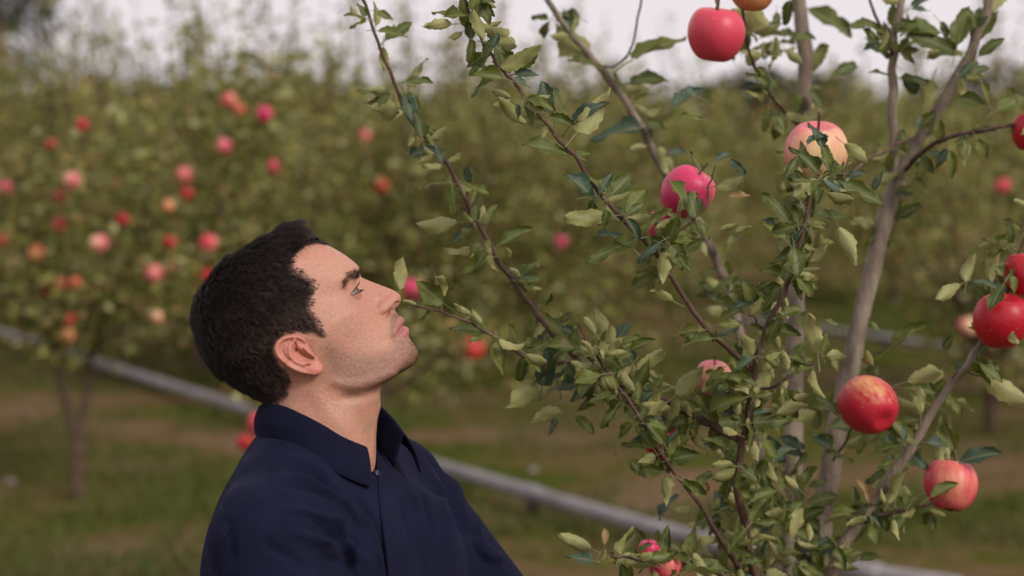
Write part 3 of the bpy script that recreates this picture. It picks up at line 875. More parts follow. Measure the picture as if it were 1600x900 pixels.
# dense tufts low in the middle
for cx, cy, sx_, sy_, n_, d_ in ((1170, 800, 100, 100, 110, 2.6), (950, 590, 75, 50, 55, 2.53), (1120, 650, 80, 70, 70, 2.55), (1270, 860, 80, 45, 50, 2.62), (1240, 330, 45, 80, 40, 2.5), (1040, 880, 80, 25, 22, 2.52), (1400, 700, 60, 80, 26, 2.66), (1440, 630, 60, 50, 20, 2.66), (1540, 430, 40, 50, 16, 2.62), (1180, 480, 60, 50, 24, 2.5), (1200, 60, 60, 50, 22, 2.85), (1480, 60, 80, 50, 22, 2.85)):
    for _ in range(n_):
        bx, by = lr.gauss(cx, sx_ * 0.6), lr.gauss(cy, sy_ * 0.6)
        if np.min(np.hypot(allp[:, 0] - bx, allp[:, 1] - by)) > 38: continue
        a = lr.uniform(0, 6.28); L = lr.uniform(24, 50)
        extra.append((bx, by, bx + L * math.cos(a), by - L * math.sin(a), lr.choice('DDDDGTPPO'), d_ + lr.uniform(0.0, 0.20)))
lr.shuffle(extra)
nobj = max(0, 296 - n_hand)
for e in extra[:nobj]:
    put_leaf(*e)
V_, F_, C_, o_ = {'g': [], 't': []}, {'g': [], 't': []}, {'g': [], 't': []}, {'g': 0, 't': 0}
for e in extra[nobj:]:
    bi, a, v, y, n, L = leaf_frame(*e)
    mk, kk = leaf_mesh_key(e[4])
    lv, lf, lc = lr.choice(SH[kk])
    w = a - TB + (lv[:, :1] * v + lv[:, 1:2] * y + lv[:, 2:3] * n) * L * 1.06
    lc = lc.copy(); lc[:, 1] = lr.random()
    V_[mk].append(w); F_[mk] += [tuple(i + o_[mk] for i in q) for q in lf]; C_[mk].append(lc); o_[mk] += len(w)
for mk, mt in (('g', M_leaf), ('t', M_teal)):
    if V_[mk]:
        o = mesh('foliage', np.concatenate(V_[mk]), F_[mk], mt, TREE, cols=np.concatenate(C_[mk]))
        o['kind'] = 'stuff'
# ================================================================== apples
def apple_material(name, red, blush, amount, streak=1.0):
    """skin: ground colour showing through the red on one cheek and at the stalk"""
    m, nt, ns, ls, b = nmat(name)
    co = ns.new('ShaderNodeTexCoord')
    oi = ns.new('ShaderNodeObjectInfo')
    sep = ns.new('ShaderNodeSeparateXYZ'); ls.new(co.outputs['Object'], sep.inputs[0])
    n1 = noise_node(ns, ls, 22, 4, 0.55, co.outputs['Object'])
    mp = ns.new('ShaderNodeMapping'); mp.inputs['Scale'].default_value = (150, 150, 14)
    ls.new(co.outputs['Object'], mp.inputs[0])
    n2 = noise_node(ns, ls, 1.0, 3, 0.6, mp.outputs[0])
    n3 = noise_node(ns, ls, 420, 2, 0.5, co.outputs['Object'])
    # cheek: +X side is the pale one
    a = ns.new('ShaderNodeMath'); a.operation = 'MULTIPLY_ADD'; a.inputs[1].default_value = 13.0; a.inputs[2].default_value = amount - 0.5
    ls.new(sep.outputs[0], a.inputs[0])
    b1 = ns.new('ShaderNodeMath'); b1.operation = 'MULTIPLY_ADD'; b1.inputs[1].default_value = 1.0
    ls.new(n1.outputs[0], b1.inputs[0]); ls.new(a.outputs[0], b1.inputs[2])
    b2 = ns.new('ShaderNodeMath'); b2.operation = 'MULTIPLY_ADD'; b2.inputs[1].default_value = 0.62 * streak
    ls.new(n2.outputs[0], b2.inputs[0]); ls.new(b1.outputs[0], b2.inputs[2])
    b1.inputs[1].default_value = 0.68
    rp = ramp(ns, [(0.42, red), (0.62, tuple(0.6 * r + 0.4 * y for r, y in zip(red, blush))), (0.95, blush)])
    ls.new(b2.outputs[0], rp.inputs[0])
    sp = ramp(ns, [(0.66, (0, 0, 0)), (0.72, (1, 1, 1))])
    ls.new(n3.outputs[0], sp.inputs[0])
    mx = ns.new('ShaderNodeMix'); mx.data_type = 'RGBA'; mx.inputs[7].default_value = (0.62, 0.42, 0.26, 1)
    mu = ns.new('ShaderNodeMath'); mu.operation = 'MULTIPLY'; mu.inputs[1].default_value = 0.35
    ls.new(sp.outputs[0], mu.inputs[0]); ls.new(mu.outputs[0], mx.inputs[0]); ls.new(rp.outputs[0], mx.inputs[6])
    n6 = noise_node(ns, ls, 55, 4, 0.7, co.outputs['Object'])
    r6 = ramp(ns, [(0.63, (0, 0, 0)), (0.72, (1, 1, 1))])
    ls.new(n6.outputs[0], r6.inputs[0])
    m6 = ns.new('ShaderNodeMath'); m6.operation = 'MULTIPLY'; m6.inputs[1].default_value = 0.55
    ls.new(r6.outputs[0], m6.inputs[0])
    x6 = ns.new('ShaderNodeMix'); x6.data_type = 'RGBA'; x6.inputs[7].default_value = (0.30, 0.16, 0.07, 1)
    ls.new(m6.outputs[0], x6.inputs[0]); ls.new(mx.outputs[2], x6.inputs[6])
    ls.new(x6.outputs[2], b.inputs['Base Color'])
    b.inputs['Roughness'].default_value = 0.42
    b.inputs['Specular IOR Level'].default_value = 0.36
    b.inputs['Subsurface Weight'].default_value = 0.08
    b.inputs['Subsurface Radius'].default_value = (1.0, 0.4, 0.2)
    b.inputs['Subsurface Scale'].default_value = 0.005
    return m
AM = {'pink': apple_material('pink_red_skin', (0.58, 0.050, 0.085), (0.70, 0.34, 0.19), 0.10),
      'red': apple_material('deep_red_skin', (0.40, 0.008, 0.020), (0.50, 0.06, 0.04), 0.20),
      'magenta': apple_material('magenta_skin', (0.55, 0.030, 0.110), (0.66, 0.22, 0.18), 0.22),
      'peach': apple_material('peach_skin', (0.60, 0.15, 0.16), (0.74, 0.52, 0.27), 0.26),
      'blush': apple_material('yellow_cheeked_skin', (0.46, 0.016, 0.035), (0.74, 0.58, 0.22), -0.09),
      'orange': apple_material('orange_skin', (0.50, 0.08, 0.05), (0.62, 0.33, 0.13), 0.30)}
M_stalk, _, _, _, kb = nmat('apple_stalk'); kb.inputs['Base Color'].default_value = (0.09, 0.05, 0.025, 1); kb.inputs['Roughness'].default_value = 0.8
M_calyx, _, _, _, kb = nmat('apple_calyx'); kb.inputs['Base Color'].default_value = (0.045, 0.035, 0.015, 1); kb.inputs['Roughness'].default_value = 0.9
def apple_shape(seed, nr_=22, ns_=28):
    rg = np.random.default_rng(seed)
    V, F = [], []
    tall = rg.uniform(1.08, 1.16); lob = rg.uniform(0.015, 0.03); lean = rg.uniform(-0.04, 0.04, 2)
    for i in range(nr_ + 1):
        a = math.pi * i / nr_
        r = math.sin(a) ** 0.86 if 0 < i < nr_ else 0
        z = math.cos(a)
        z = z * tall
        z -= 0.32 * math.exp(-(a / 0.40) ** 2)                       # hollow at the stalk
        z += 0.22 * math.exp(-((math.pi - a) / 0.34) ** 2)           # and at the eye
        r *= 1.0 + 0.07 * math.cos(a) - 0.03 * math.cos(2 * a)
        for j in range(ns_):
            t = 2 * math.pi * j / ns_
            q = 1 + lob * math.cos(5 * t + 0.6) * (0.3 + 0.7 * (i / nr_)) + 0.02 * math.cos(t + seed) + 0.015 * math.cos(2 * t + 2 * seed)
            V.append((0.5 * r * q * math.cos(t) + lean[0] * z * 0.5, 0.5 * r * q * math.sin(t) + lean[1] * z * 0.5, 0.5 * z))
    for i in range(nr_):
        for j in range(ns_):
            F.append((i * ns_ + j, (i + 1) * ns_ + j, (i + 1) * ns_ + (j + 1) % ns_, i * ns_ + (j + 1) % ns_))
    return np.array(V), F
ASH = [apple_shape(s) for s in range(4)]
AME = {}
def apple_mesh(var, skin, dia):
    k = (var, skin, round(dia, 4))
    if k not in AME:
        v, f = ASH[var]
        AME[k] = mesh(None, v * dia, f, AM[skin])
    return AME[k]
ar = random.Random(9)
def apple(px, py, dpx, skin, d, label, tilt=(0, 0), spin=None, group=None, parts=True, stalk=0.32, up=None, cheek=None):
    dia = dpx / PXF * d
    c = P(px, py, d)
    o = link('apple', apple_mesh(ar.randrange(4), skin, dia))
    o.location = tuple(c)
    o.rotation_euler = (R(tilt[0]), R(tilt[1]), spin if spin is not None else ar.uniform(0, 6.28))
    if up is not None:                                 # point the stalk and the pale cheek
        z_ = Vector(up).normalized(); x_ = Vector(cheek); x_ = (x_ - z_ * x_.dot(z_)).normalized()
        o.rotation_euler = Matrix((x_, z_.cross(x_), z_)).transposed().to_euler()
    tag(o, label, 'apple', group)
    if parts:
        w = catmull(np.array([(0, 0, 0.26), (0.01, 0.01, 0.45), (0.03, 0.0, 0.40 + stalk)]) * dia, 4)
        v, f = tube(w, np.linspace(0.022, 0.028, len(w)) * dia, 6)
        mesh('stalk', v, f, M_stalk, o)
        cv_, cf_ = [], []
        for k in range(5):
            a = 2 * math.pi * k / 5
            e = np.array((math.cos(a), math.sin(a), 0)); s_ = np.array((-math.sin(a), math.cos(a), 0))
            i0 = len(cv_)
            cv_ += [tuple(np.array((0, 0, -0.36)) * dia), tuple((e * 0.05 + s_ * 0.03 + np.array((0, 0, -0.385))) * dia), tuple((e * 0.085 + np.array((0, 0, -0.43))) * dia), tuple((e * 0.05 - s_ * 0.03 + np.array((0, 0, -0.385))) * dia)]
            cf_.append((i0, i0 + 1, i0 + 2, i0 + 3))
        mesh('calyx', cv_, cf_, M_calyx, o)
    return o
# on the tree in front.  spin turns the pale cheek: -pi/2 faces the camera
NG = 'apples on the tree in front'
CF = -math.pi / 2
apple(1118, 53, 87, 'pink', 2.66, 'glossy pink red apple hanging alone at the top of the front tree', (8, 10), CF + 2.6, NG, up=(0.1, -0.15, 1), cheek=(-0.6, 0.7, 0.3))
apple(1176, -18, 70, 'orange', 2.72, 'orange red apple mostly cut off by the top edge', (5, 5), CF, NG, up=(0, -0.2, 1), cheek=(0, -1, 0))
apple(1074, 300, 80, 'magenta', 2.54, 'bright pink apple half hidden behind a folded green leaf', (-10, 5), CF + 2.4, NG, up=(0.5, -0.2, 0.8), cheek=(0.6, 0.6, -0.6))
apple(1036, 352, 50, 'magenta', 2.58, 'small pink apple peeping out below left of the bright pink one', (0, 10), CF + 2.0, NG, up=(0.3, 0, 1), cheek=(1, 0, 0))
apple(1275, 240, 96, 'peach', 2.60, 'pale pink and cream apple behind leaves beside the upright stem', (5, -4), CF + 0.5, NG, up=(0, -0.35, 1), cheek=(0.1, -1, 0.3))
apple(1357, 634, 88, 'blush', 2.62, 'red apple with a yellow cheek and dark eye, in front of the grey stem', (-38, -20), CF, NG, up=(-0.36, 0.8, 0.42), cheek=(0.0, -0.5, 0.9))
apple(1564, 501, 84, 'red', 2.58, 'shiny deep red apple at the tip of the right hand branch', (5, 0), CF + 3.0, NG, up=(0, -0.2, 1), cheek=(0, 1, 0))
apple(1604, 428, 70, 'red', 2.60, 'deep red apple cut by the right edge above the shiny one', (0, 0), CF + 2.6, NG, up=(0, 0, 1), cheek=(0, 1, 0))
apple(1612, 205, 60, 'red', 2.78, 'dark red apple cut by the right edge on the thin high twig', (0, 0), CF + 2.6, NG, up=(0, 0, 1), cheek=(0, 1, 0))
apple(1486, 758, 80, 'pink', 2.66, 'pink red apple with yellow top low on the right, crossed by leaves', (-30, 8), CF + 0.9, NG, up=(0.15, 0.25, 1), cheek=(0.15, -0.7, 0.8))
apple(1115, 592, 56, 'peach', 2.62, 'pink and orange apple buried in leaves in the middle of the tree', (0, 20), CF + 1.2, NG, up=(0, -0.2, 1), cheek=(0.4, -0.8, -0.4))
apple(1034, 690, 56, 'red', 2.58, 'small red apple buried in leaves above the dark twig', (0, 0), CF + 2.5, NG, up=(0, 0, 1), cheek=(0, 1, 0))
apple(1040, 884, 52, 'pink', 2.56, 'coral pink apple among leaves at the bottom edge', (0, 0), CF + 2.0, NG, up=(0, 0, 1), cheek=(0.5, -0.4, 0))
apple(1014, 860, 34, 'magenta', 2.58, 'tiny bright pink apple beside the coral one at the bottom edge', (0, 0), CF + 2.6, NG, up=(0, 0, 1), cheek=(0, 1, 0))
# on the trees behind
BG = 'blurred apples on the trees behind'
for px, py, dp, sk, d, lab in [
    (643, 452, 32, 'magenta', 6.78, 'blurred crimson apple just in front of the man\'s nose tip'),
    (740, 545, 34, 'red', 6.78, 'blurred red apple hanging right of the man\'s chin'),
    (595, 290, 21, 'red', 12.8, 'small blurred red apple between forehead and thin branch'),
    (570, 212, 18, 'magenta', 12.9, 'faint pink apple beside the upper left branch'),
    (876, 378, 19, 'magenta', 13.9, 'faint dark pink apple behind the middle of the tree'),
    (1512, 510, 28, 'peach', 10.5, 'blurred pale pink apple left of the shiny deep red one'),
    (1567, 290, 22, 'pink', 10.5, 'faint pink apple below the thin high twig'),
    (413, 178, 28, 'magenta', 8.2, 'bright red apple highest on the right above the man\'s hair'),
    (358, 156, 26, 'pink', 8.6, 'coral apple, upper left of a pair above the man\'s hair'),
    (374, 171, 20, 'orange', 8.8, 'dull orange apple, lower right of a pair above the man\'s hair'),
    (350, 228, 26, 'magenta', 8.6, 'red apple alone below the coral pair'),
    (428, 260, 19, 'pink', 11.9, 'faint pink apple nearest above the man\'s hair'),
    (288, 273, 28, 'magenta', 8.2, 'vivid pink red apple left of centre on the left tree'),
    (292, 302, 22, 'red', 9.2, 'dim red apple just under the vivid pink red one'),
    (263, 322, 22, 'orange', 9.2, 'dim orange apple lower left of the vivid pink red one'),
    (192, 343, 22, 'red', 9.2, 'dim red apple in the middle of the left tree'),
    (265, 377, 24, 'red', 9.0, 'dark red apple left of the coral one by the man\'s crown'),
    (326, 380, 31, 'pink', 8.0, 'coral apple touching the man\'s crown'),
    (325, 432, 24, 'red', 8.8, 'red apple half behind the back of the man\'s hair'),
    (240, 427, 31, 'magenta', 7.9, 'pink red apple, left of a touching pair by the hair'),
    (269, 423, 26, 'orange', 8.1, 'orange apple, right of a touching pair by the hair'),
    (112, 281, 29, 'peach', 8.1, 'peach apple, upper of a pair on the left tree'),
    (95, 307, 28, 'pink', 8.1, 'coral apple, lower of a pair on the left tree'),
    (8, 295, 26, 'magenta', 8.3, 'pink red apple at the left edge'),
    (128, 195, 22, 'red', 9.6, 'dim red apple high on the left tree'),
    (78, 225, 19, 'red', 9.8, 'faint red apple high near the left edge'),
    (57, 396, 29, 'orange', 8.2, 'bright orange apple low on the left side of the left tree'),
    (154, 380, 32, 'peach', 7.8, 'pale peach apple in the middle of the left tree'),
    (92, 351, 26, 'pink', 9.0, 'dull pink apple under the peach and coral pair'),
    (4, 375, 20, 'orange', 9.0, 'small orange apple at the left edge'),
    (75, 453, 26, 'red', 8.6, 'red apple low beside two brownish ones on the left'),
    (95, 443, 22, 'orange', 8.8, 'brownish orange apple right of the low red one'),
    (118, 441, 20, 'orange', 8.9, 'rightmost brownish apple low on the left tree'),
    (107, 500, 24, 'red', 8.6, 'dark red apple on top of a stacked pair above the fork'),
    (107, 522, 28, 'orange', 8.4, 'yellow orange apple beneath the dark red one above the fork'),
    (245, 495, 22, 'peach', 8.8, 'pale orange apple low between trunk and man'),
    (404, 660, 32, 'pink', 6.85, 'coral apple touching the back of the shirt collar'),
    (386, 690, 30, 'red', 6.88, 'red orange apple below the one at the shirt collar')]:
    if px < 430 and d < 10 and py < 600: dp, d = dp * 0.88, 9.12 + ar.uniform(-0.12, 0.22)
    apple(px, py, dp, sk, d, lab, (ar.uniform(-20, 20), ar.uniform(-20, 20)), None, BG, parts=False)
# ================================================================== the man
HT = R(35)                         # head tipped back
HD = 2.335
HO = P(471, 551, HD)               # ear canal, on the near side plane of symmetry
ray = (HO - CAM) / np.linalg.norm(HO - CAM)
hr = np.cross(ray, np.array((0, 0, 1.0))); hr /= np.linalg.norm(hr)
hu = np.cross(hr, ray)
YAW = R(-1)
hr, hf = hr * math.cos(YAW) + ray * math.sin(YAW), ray * math.cos(YAW) - hr * math.sin(YAW)
H_X = hr * math.cos(HT) + hu * math.sin(HT)
H_Z = -hr * math.sin(HT) + hu * math.cos(HT)
H_Y = hf
HS = 1.003 / 1000.0
def head2w(v):
    v = np.asarray(v) * HS
    return HO + v[:, :1] * H_X + v[:, 1:2] * H_Y + v[:, 2:3] * H_Z
def ph(px, py):
    """photo pixel -> head frame (forward, up) in millimetres"""
    dx, dy = px - 471, py - 551
    c, s = math.cos(HT), math.sin(HT)
    return ((dx * c - dy * s) / 1.33, (-dx * s - dy * c) / 1.33)

# rows of the head: front columns 0..6 as (forward, side, up), then 7, 8 and the back midline
rows = []
def row(front, c7, c8, back):
    f = [np.array(p, float) for p in front]
    xb, zb = back
    c7, c8 = np.array(c7, float), np.array(c8, float)
    pts = f + [c7, c8]
    for a in (38, 68):
        s, c = math.sin(R(a)), math.cos(R(a))
        pts.append(np.array((c8[0] + (xb - c8[0]) * s, c8[1] * c, c8[2] + (zb - c8[2]) * s)))
    pts.append(np.array((xb, 0, zb)))
    rows.append(pts)
def zrow(z, xs, ys, c7, c8, back):
    row([(x, y, z) for x, y in zip(xs, ys)], (*c7, z), (*c8, z), back)

zrow(124.5, (27, 26.5, 25.5, 23, 19, 15, 11), (0, 5, 10, 15, 19, 22, 23), (7, 24), (2, 24), (-16, 124))
zrow(119, (55, 54, 52, 48, 41, 32, 23), (0, 9, 18, 27, 36, 42, 45), (10, 47), (-4, 47), (-46, 117))
zrow(106, (81, 80, 77.5, 71, 60, 47, 33), (0, 10, 20, 31, 44, 54, 60), (13, 64), (-8, 64), (-66, 102))
zrow(89, (95, 94.4, 92, 86, 75, 59, 41), (0, 10, 20, 32, 46, 58, 65), (16, 70.5), (-9, 71), (-77, 84))
zrow(71, (104.6, 104, 102, 96.5, 85, 67, 45), (0, 10, 20, 32, 46, 58, 66), (18, 72.5), (-10, 75), (-82, 67))
zrow(56, (110, 109.5, 107.5, 102, 90, 71, 47), (0, 10, 20, 32, 46, 58, 66), (18, 73), (-10, 76), (-84, 52))
zrow(46, (111.9, 111.6, 109.5, 104.5, 91.5, 71, 46.5), (0, 10, 20, 32, 46.5, 58, 66), (18, 72.5), (-10, 76), (-84.5, 44))
zrow(39, (110.6, 109.5, 107, 103, 89.5, 69.5, 46), (0, 9, 18, 31, 46.5, 57.5, 66), (17, 72), (-10, 75.5), (-84.5, 38))
zrow(31.5, (108.3, 104.5, 99.5, 98.5, 86, 67, 45.5), (0, 7.5, 15.5, 29, 44.5, 57, 66.5), (16, 71.5), (-10, 75), (-84, 32))
zrow(23.5, (112.6, 105.5, 95, 94.5, 82, 66, 44), (0, 7.5, 15, 29, 45, 58.5, 67.5), (15, 71.5), (-10, 74), (-83, 26))
zrow(12, (120, 112, 98.5, 93.5, 82.5, 66, 42), (0, 8, 15.5, 29, 46, 60.5, 69), (13, 71.5), (-10, 73), (-81.5, 20))
zrow(0, (128, 121, 103, 94.8, 83, 64.5, 38.5), (0, 8.5, 16.5, 29, 46, 61, 69.5), (11, 71), (-11, 71.5), (-79.5, 14))
zrow(-9, (132.2, 126.5, 107.5, 95.5, 82.5, 62.5, 35.5), (0, 9.5, 17.5, 29, 45.5, 60, 68.5), (9, 70.5), (-12, 70), (-77.5, 9))
row([(131.8, 0, -15.6), (125.5, 9.5, -16), (108.5, 16.8, -15.5), (96, 28.5, -15), (82, 45, -15), (60.5, 58.8, -15), (33, 67.5, -14)],
    (8, 69.5, -12), (-13, 69, -9), (-75.5, 5))
row([(126.2, 0, -20.3), (119, 8.5, -20.2), (108, 15, -19.8), (96.8, 28, -19.5), (81.5, 44.5, -19.5), (59.5, 58, -19), (31.5, 67, -18)],
    (7, 69, -15), (-14, 68, -11), (-74, 2))
row([(118.4, 0, -23), (114.5, 8.5, -23), (107.8, 15.5, -23.2), (97.5, 28, -24), (81.2, 44, -24), (58.5, 57.3, -23), (30, 66.2, -21)],
    (6, 68, -17.5), (-15, 67, -13), (-72.5, -1))
row([(118.2, 0, -28.5), (116.3, 8.5, -28.5), (110.5, 16.5, -29), (98.5, 28, -30.5), (81, 43.5, -30.5), (57.5, 56.5, -28.5), (28.5, 65.5, -25)],
    (5, 67, -20), (-16, 66, -15), (-71, -4))
row([(120.3, 0, -37.5), (118.4, 9, -37.5), (111.2, 18, -39.8), (99.3, 28, -41.5), (80.8, 42.5, -39.5), (55.5, 55.2, -36), (25.5, 64, -31)],
    (4, 66, -24), (-17, 65, -17.5), (-69.5, -7))
row([(116.8, 0, -43.6), (114.8, 9, -44.3), (107.5, 18, -46.3), (98.6, 27, -48.3), (80.5, 42, -46), (53.5, 54.3, -42), (23, 63, -36.5)],
    (3, 65, -28), (-18, 64, -20), (-68, -10))
row([(118, 0, -51), (116.2, 9, -51.4), (109.8, 17.5, -52.6), (99.5, 27, -53.8), (80.3, 41.5, -52.5), (52, 53.5, -48), (21, 62, -41.5)],
    (2, 64, -32), (-19, 63, -22.5), (-67, -12.5))
row([(112.4, 0, -59.3), (111.5, 9, -59.5), (108, 17.5, -60), (100, 27.5, -61), (80, 40.5, -60), (51, 52.5, -55), (19, 61, -47)],
    (1, 63, -36), (-20, 62, -25), (-66, -15))
row([(113.4, 0, -70), (112.4, 9.5, -70), (108.6, 19, -70), (99, 28.5, -70), (79.5, 39.8, -68.5), (50, 51.5, -62), (17.5, 60, -52)],
    (0, 62, -40), (-21, 61, -27.5), (-65, -17))
row([(110.8, 0, -80), (109.6, 9.5, -79.8), (105, 18.5, -79.3), (95, 28, -78.5), (77.5, 39, -76), (49, 50.5, -69), (16, 59, -57)],
    (-2, 61, -44), (-22, 60, -30), (-64.5, -19))
row([(99.5, 0, -87), (98.5, 9, -86.6), (94.5, 17.5, -86), (86.5, 26.5, -84.5), (72, 37, -81.5), (46.5, 48.5, -74.5), (14, 57.5, -62)],
    (-4, 60, -48), (-24, 59.5, -33), (-64.5, -21.5))
row([(79, 0, -86.8), (78.5, 8, -86.7), (76, 15.5, -86), (70.5, 24, -84.8), (60, 33.5, -82.8), (40, 45, -78.5), (11, 55.5, -68)],
    (-7, 59, -54), (-27, 59, -37), (-66, -25))
row([(55, 0, -86.5), (54.5, 8, -86.5), (52, 16, -86.5), (47.5, 25, -86.2), (39.5, 34.5, -85.5), (25.5, 45, -84), (4, 54.5, -77)],
    (-12, 59, -62.5), (-32, 59, -44), (-70, -31))
row([(42, 0, -98), (41.2, 9, -97.5), (38.2, 18, -97), (33, 27, -96), (25, 37, -95), (13, 47, -92), (-3, 55, -86)],
    (-20, 60, -73), (-41, 60, -54), (-79, -39))
row([(29, 0, -112.5), (28, 9.5, -112), (25, 19, -111), (19.5, 29, -109.5), (11, 39, -107), (-1, 49, -103), (-16, 57, -96)],
    (-32, 61.5, -84), (-53, 61, -65), (-91, -49))
row([(15.5, 0, -128.5), (14.5, 10, -128), (11, 20, -126.5), (5, 30.5, -124), (-4, 41, -120.5), (-17, 51.5, -115.5), (-32, 60, -108)],
    (-48, 64.5, -96), (-69, 63, -78), (-105, -61))
row([(-2, 0, -152), (-3, 10.5, -151.5), (-7, 21.5, -150), (-13.5, 33, -147), (-23, 44.5, -143), (-36, 56, -137), (-51, 66, -129)],
    (-63, 69, -116), (-80, 66, -98), (-106, -84))
row([(-22, 0, -178), (-23, 11, -177.5), (-27, 23, -176), (-34, 35, -173), (-44, 48, -168), (-57, 61, -162), (-72, 73, -153)],
    (-80, 74, -140), (-95, 70, -122), (-118, -108))

cage = np.array(rows)                                     # (nrow, 12, 3)
mir = cage[:, 10:0:-1].copy(); mir[:, :, 1] *= -1
loop = np.concatenate([cage, mir], 1)                     # 22 columns, closed
NU, NV = 9, 9
g = catmull(loop, NU)                                     # along rows
g = np.swapaxes(catmull(np.swapaxes(g, 0, 1), NV, closed=True), 0, 1)
nr, nc = g.shape[:2]
wsm = (sstep(34, 48, np.abs(g[..., 1])) * sstep(88, 72, g[..., 0]) * sstep(40, 20, g[..., 2]))[..., None]
for _ in range(60):                                       # even out the side of the face and neck
    up_ = np.concatenate([g[1:2], g[:-1]]); dn_ = np.concatenate([g[1:], g[-2:-1]])
    av = 0.25 * (up_ + dn_ + np.roll(g, 1, 1) + np.roll(g, -1, 1))
    lap = av - g; lap[0] = lap[-1] = 0
    g = g + 0.6 * wsm * lap
V = g.reshape(-1, 3)
ii, jj = np.meshgrid(np.arange(nr - 1), np.arange(nc), indexing='ij')
Q = np.stack([ii * nc + jj, ii * nc + (jj + 1) % nc, (ii + 1) * nc + (jj + 1) % nc, (ii + 1) * nc + jj], -1).reshape(-1, 4)
# cap at the crown
pole = len(V)
V = np.concatenate([V, [[6, 0, 126.0]]])
capf = [(pole, (j + 1) % nc, j) for j in range(nc)]
nrm = normals(V, Q)
if (nrm[nr // 2 * nc][0]) < 0:
    Q = Q[:, ::-1]; nrm = -nrm; capf = [f[::-1] for f in capf]

def feat(V, nrm):
    X, Y, Z = V[:, 0], np.abs(V[:, 1]), V[:, 2]
    d = np.zeros(len(V))
    front = X > 40
    gz = lambda a, s: np.exp(-(a / s) ** 2)
    # nose wing and the groove behind it
    dd = np.sqrt(((X - 111) / 9.5) ** 2 + ((Z + 13.5) / 6.5) ** 2)
    d += 3.4 * np.exp(-dd ** 4 * 0.9) * (Y > 5) * (Y < 24)
    gd, gp = seg_dist(X, Z, [(108, -1.5), (102, -6), (98.5, -13), (99.5, -19.5), (104, -21.5)])
    d -= 2.3 * gz(gd, 2.4) * (Y > 9) * (Y < 30) * (0.35 + 0.65 * gp)
    gd, gp = seg_dist(X, Z, [(126, -3.5), (119, -6.5), (114, -4.5)])
    d -= 0.7 * gz(gd, 3.5) * (Y > 5) * (Y < 22)
    # nostril opening
    gd, gp = seg_dist(X, Z, [(124.5, -18.6), (117, -18.6), (108.5, -21.5)])
    d -= 4.6 * gz(gd, 1.8) * sstep(4, 6.5, Y) * (Y < 17)
    # philtrum, mouth line, corner
    d -= 0.9 * gz(Y, 3.2) * gz(Z + 30, 5.5) * front
    gd, gp = seg_dist(X, Z, [(117, -43.6), (107.5, -46.3), (98.5, -48.8)])
    d -= (2.0 - 0.7 * gp) * gz(gd, 1.5) * (Y < 30) * front
    gd, gp = seg_dist(X, Z, [(114.5, -35.2), (106, -40), (100, -46.5)])
    d += 0.7 * gz(gd, 1.6) * (Y < 28) * front
    d -= 1.4 * gz(np.hypot(X - 96.5, Z + 50), 4) * (Y > 18) * front
    gd, gp = seg_dist(X, Z, [(110, -52), (104, -51.5), (99.5, -50)])
    d += 1.1 * gz(gd, 3.0) * (Y < 28) * front
    # fold beside the mouth, hollow of the cheek, jaw edge
    gd, gp = seg_dist(X, Z, [(97, -17), (92, -29), (89, -44)])
    d -= 0.6 * gz(gd, 4.0) * (Y > 15)
    d -= 1.3 * gz(np.hypot((X - 55) / 1.4, Z + 30), 13) * (Y > 30)
    gd, gp = seg_dist(X, Z, [(14, -52), (24, -66), (48, -76), (72, -83)])
    d += 2.6 * gz(gd, 6.0) * (Y > 20)
    gd, gp = seg_dist(X, Z, [(10, -72), (28, -83), (55, -88), (78, -90)])
    d -= 3.0 * gz(gd, 5.5) * (Y > 14)
    # muscle down the side of the neck and the windpipe
    gd, gp = seg_dist(X, Z, [(-12, -36), (-14, -75), (-8, -120), (-6, -150)])
    d += 2.2 * gz(gd, 11) * (Y > 20) * sstep(-30, -55, Z)
    gd, gp = seg_dist(X, Z, [(16, -70), (10, -100), (4, -135)])
    d -= 1.8 * gz(gd, 9) * (Y > 20)
    d += 2.2 * gz(np.hypot(X - 36, (Z + 104) * 0.7), 8) * gz(Y, 9)
    # cheekbone, temple
    gd, gp = seg_dist(X, Z, [(78, 4), (58, 6), (34, 6)])
    d += 1.5 * gz(gd, 8) * (Y > 30)
    d -= 1.4 * gz(np.hypot(X - 62, Z - 44), 13) * (Y > 30)
    d -= 7.0 * np.exp(-(np.hypot(X - 2, Z + 2) / 11) ** 2) * (Y > 40)      # hollow behind the ear's bowl
    # brow ridge
    gd, gp = seg_dist(X, Z, [(111, 41), (103, 43.5), (90, 42)])
    d += 1.3 * gz(gd, 4.5) * (Y > 4) * front
    return d

V = V + nrm * feat(V, nrm)[:, None]

# eyes: lids wrapped over a ball, with an opening
EC = np.array((83.5, 30.5, 21.0))
def eye_space(V):
    q = V * np.array((1, 1, 1)) - EC
    q = np.where((V[:, 1] < 0)[:, None], V * np.array((1, -1, 1)) - EC, q)
    r = np.linalg.norm(q, axis=1)
    lat = np.degrees(np.arctan2(q[:, 1], q[:, 0]))
    ver = np.degrees(np.arcsin(np.clip(q[:, 2] / np.maximum(r, 1e-6), -1, 1)))
    return q, r, lat, ver
q, r, lat, ver = eye_space(V)
inzone = (V[:, 0] > 72) & (r < 24) & (np.abs(V[:, 1]) > 8)
w = sstep(66, 42, np.hypot((lat - 16) / 1.45, ver * 1.5)) * inzone
sgn = np.where(V[:, 1] < 0, -1.0, 1.0)[:, None] * np.array((0, 1, 0)) + np.array((1, 0, 1))
cen = np.where((V[:, 1] < 0)[:, None], EC * np.array((1, -1, 1)), EC)
tgt = cen + (V - cen) / np.maximum(r, 1e-6)[:, None] * 13.9
V = V * (1 - w[:, None]) + tgt * w[:, None]
q, r, lat, ver = eye_space(V)
under = (V[:, 0] > 70) & (r < 13.5) & (np.abs(V[:, 1]) > 8)
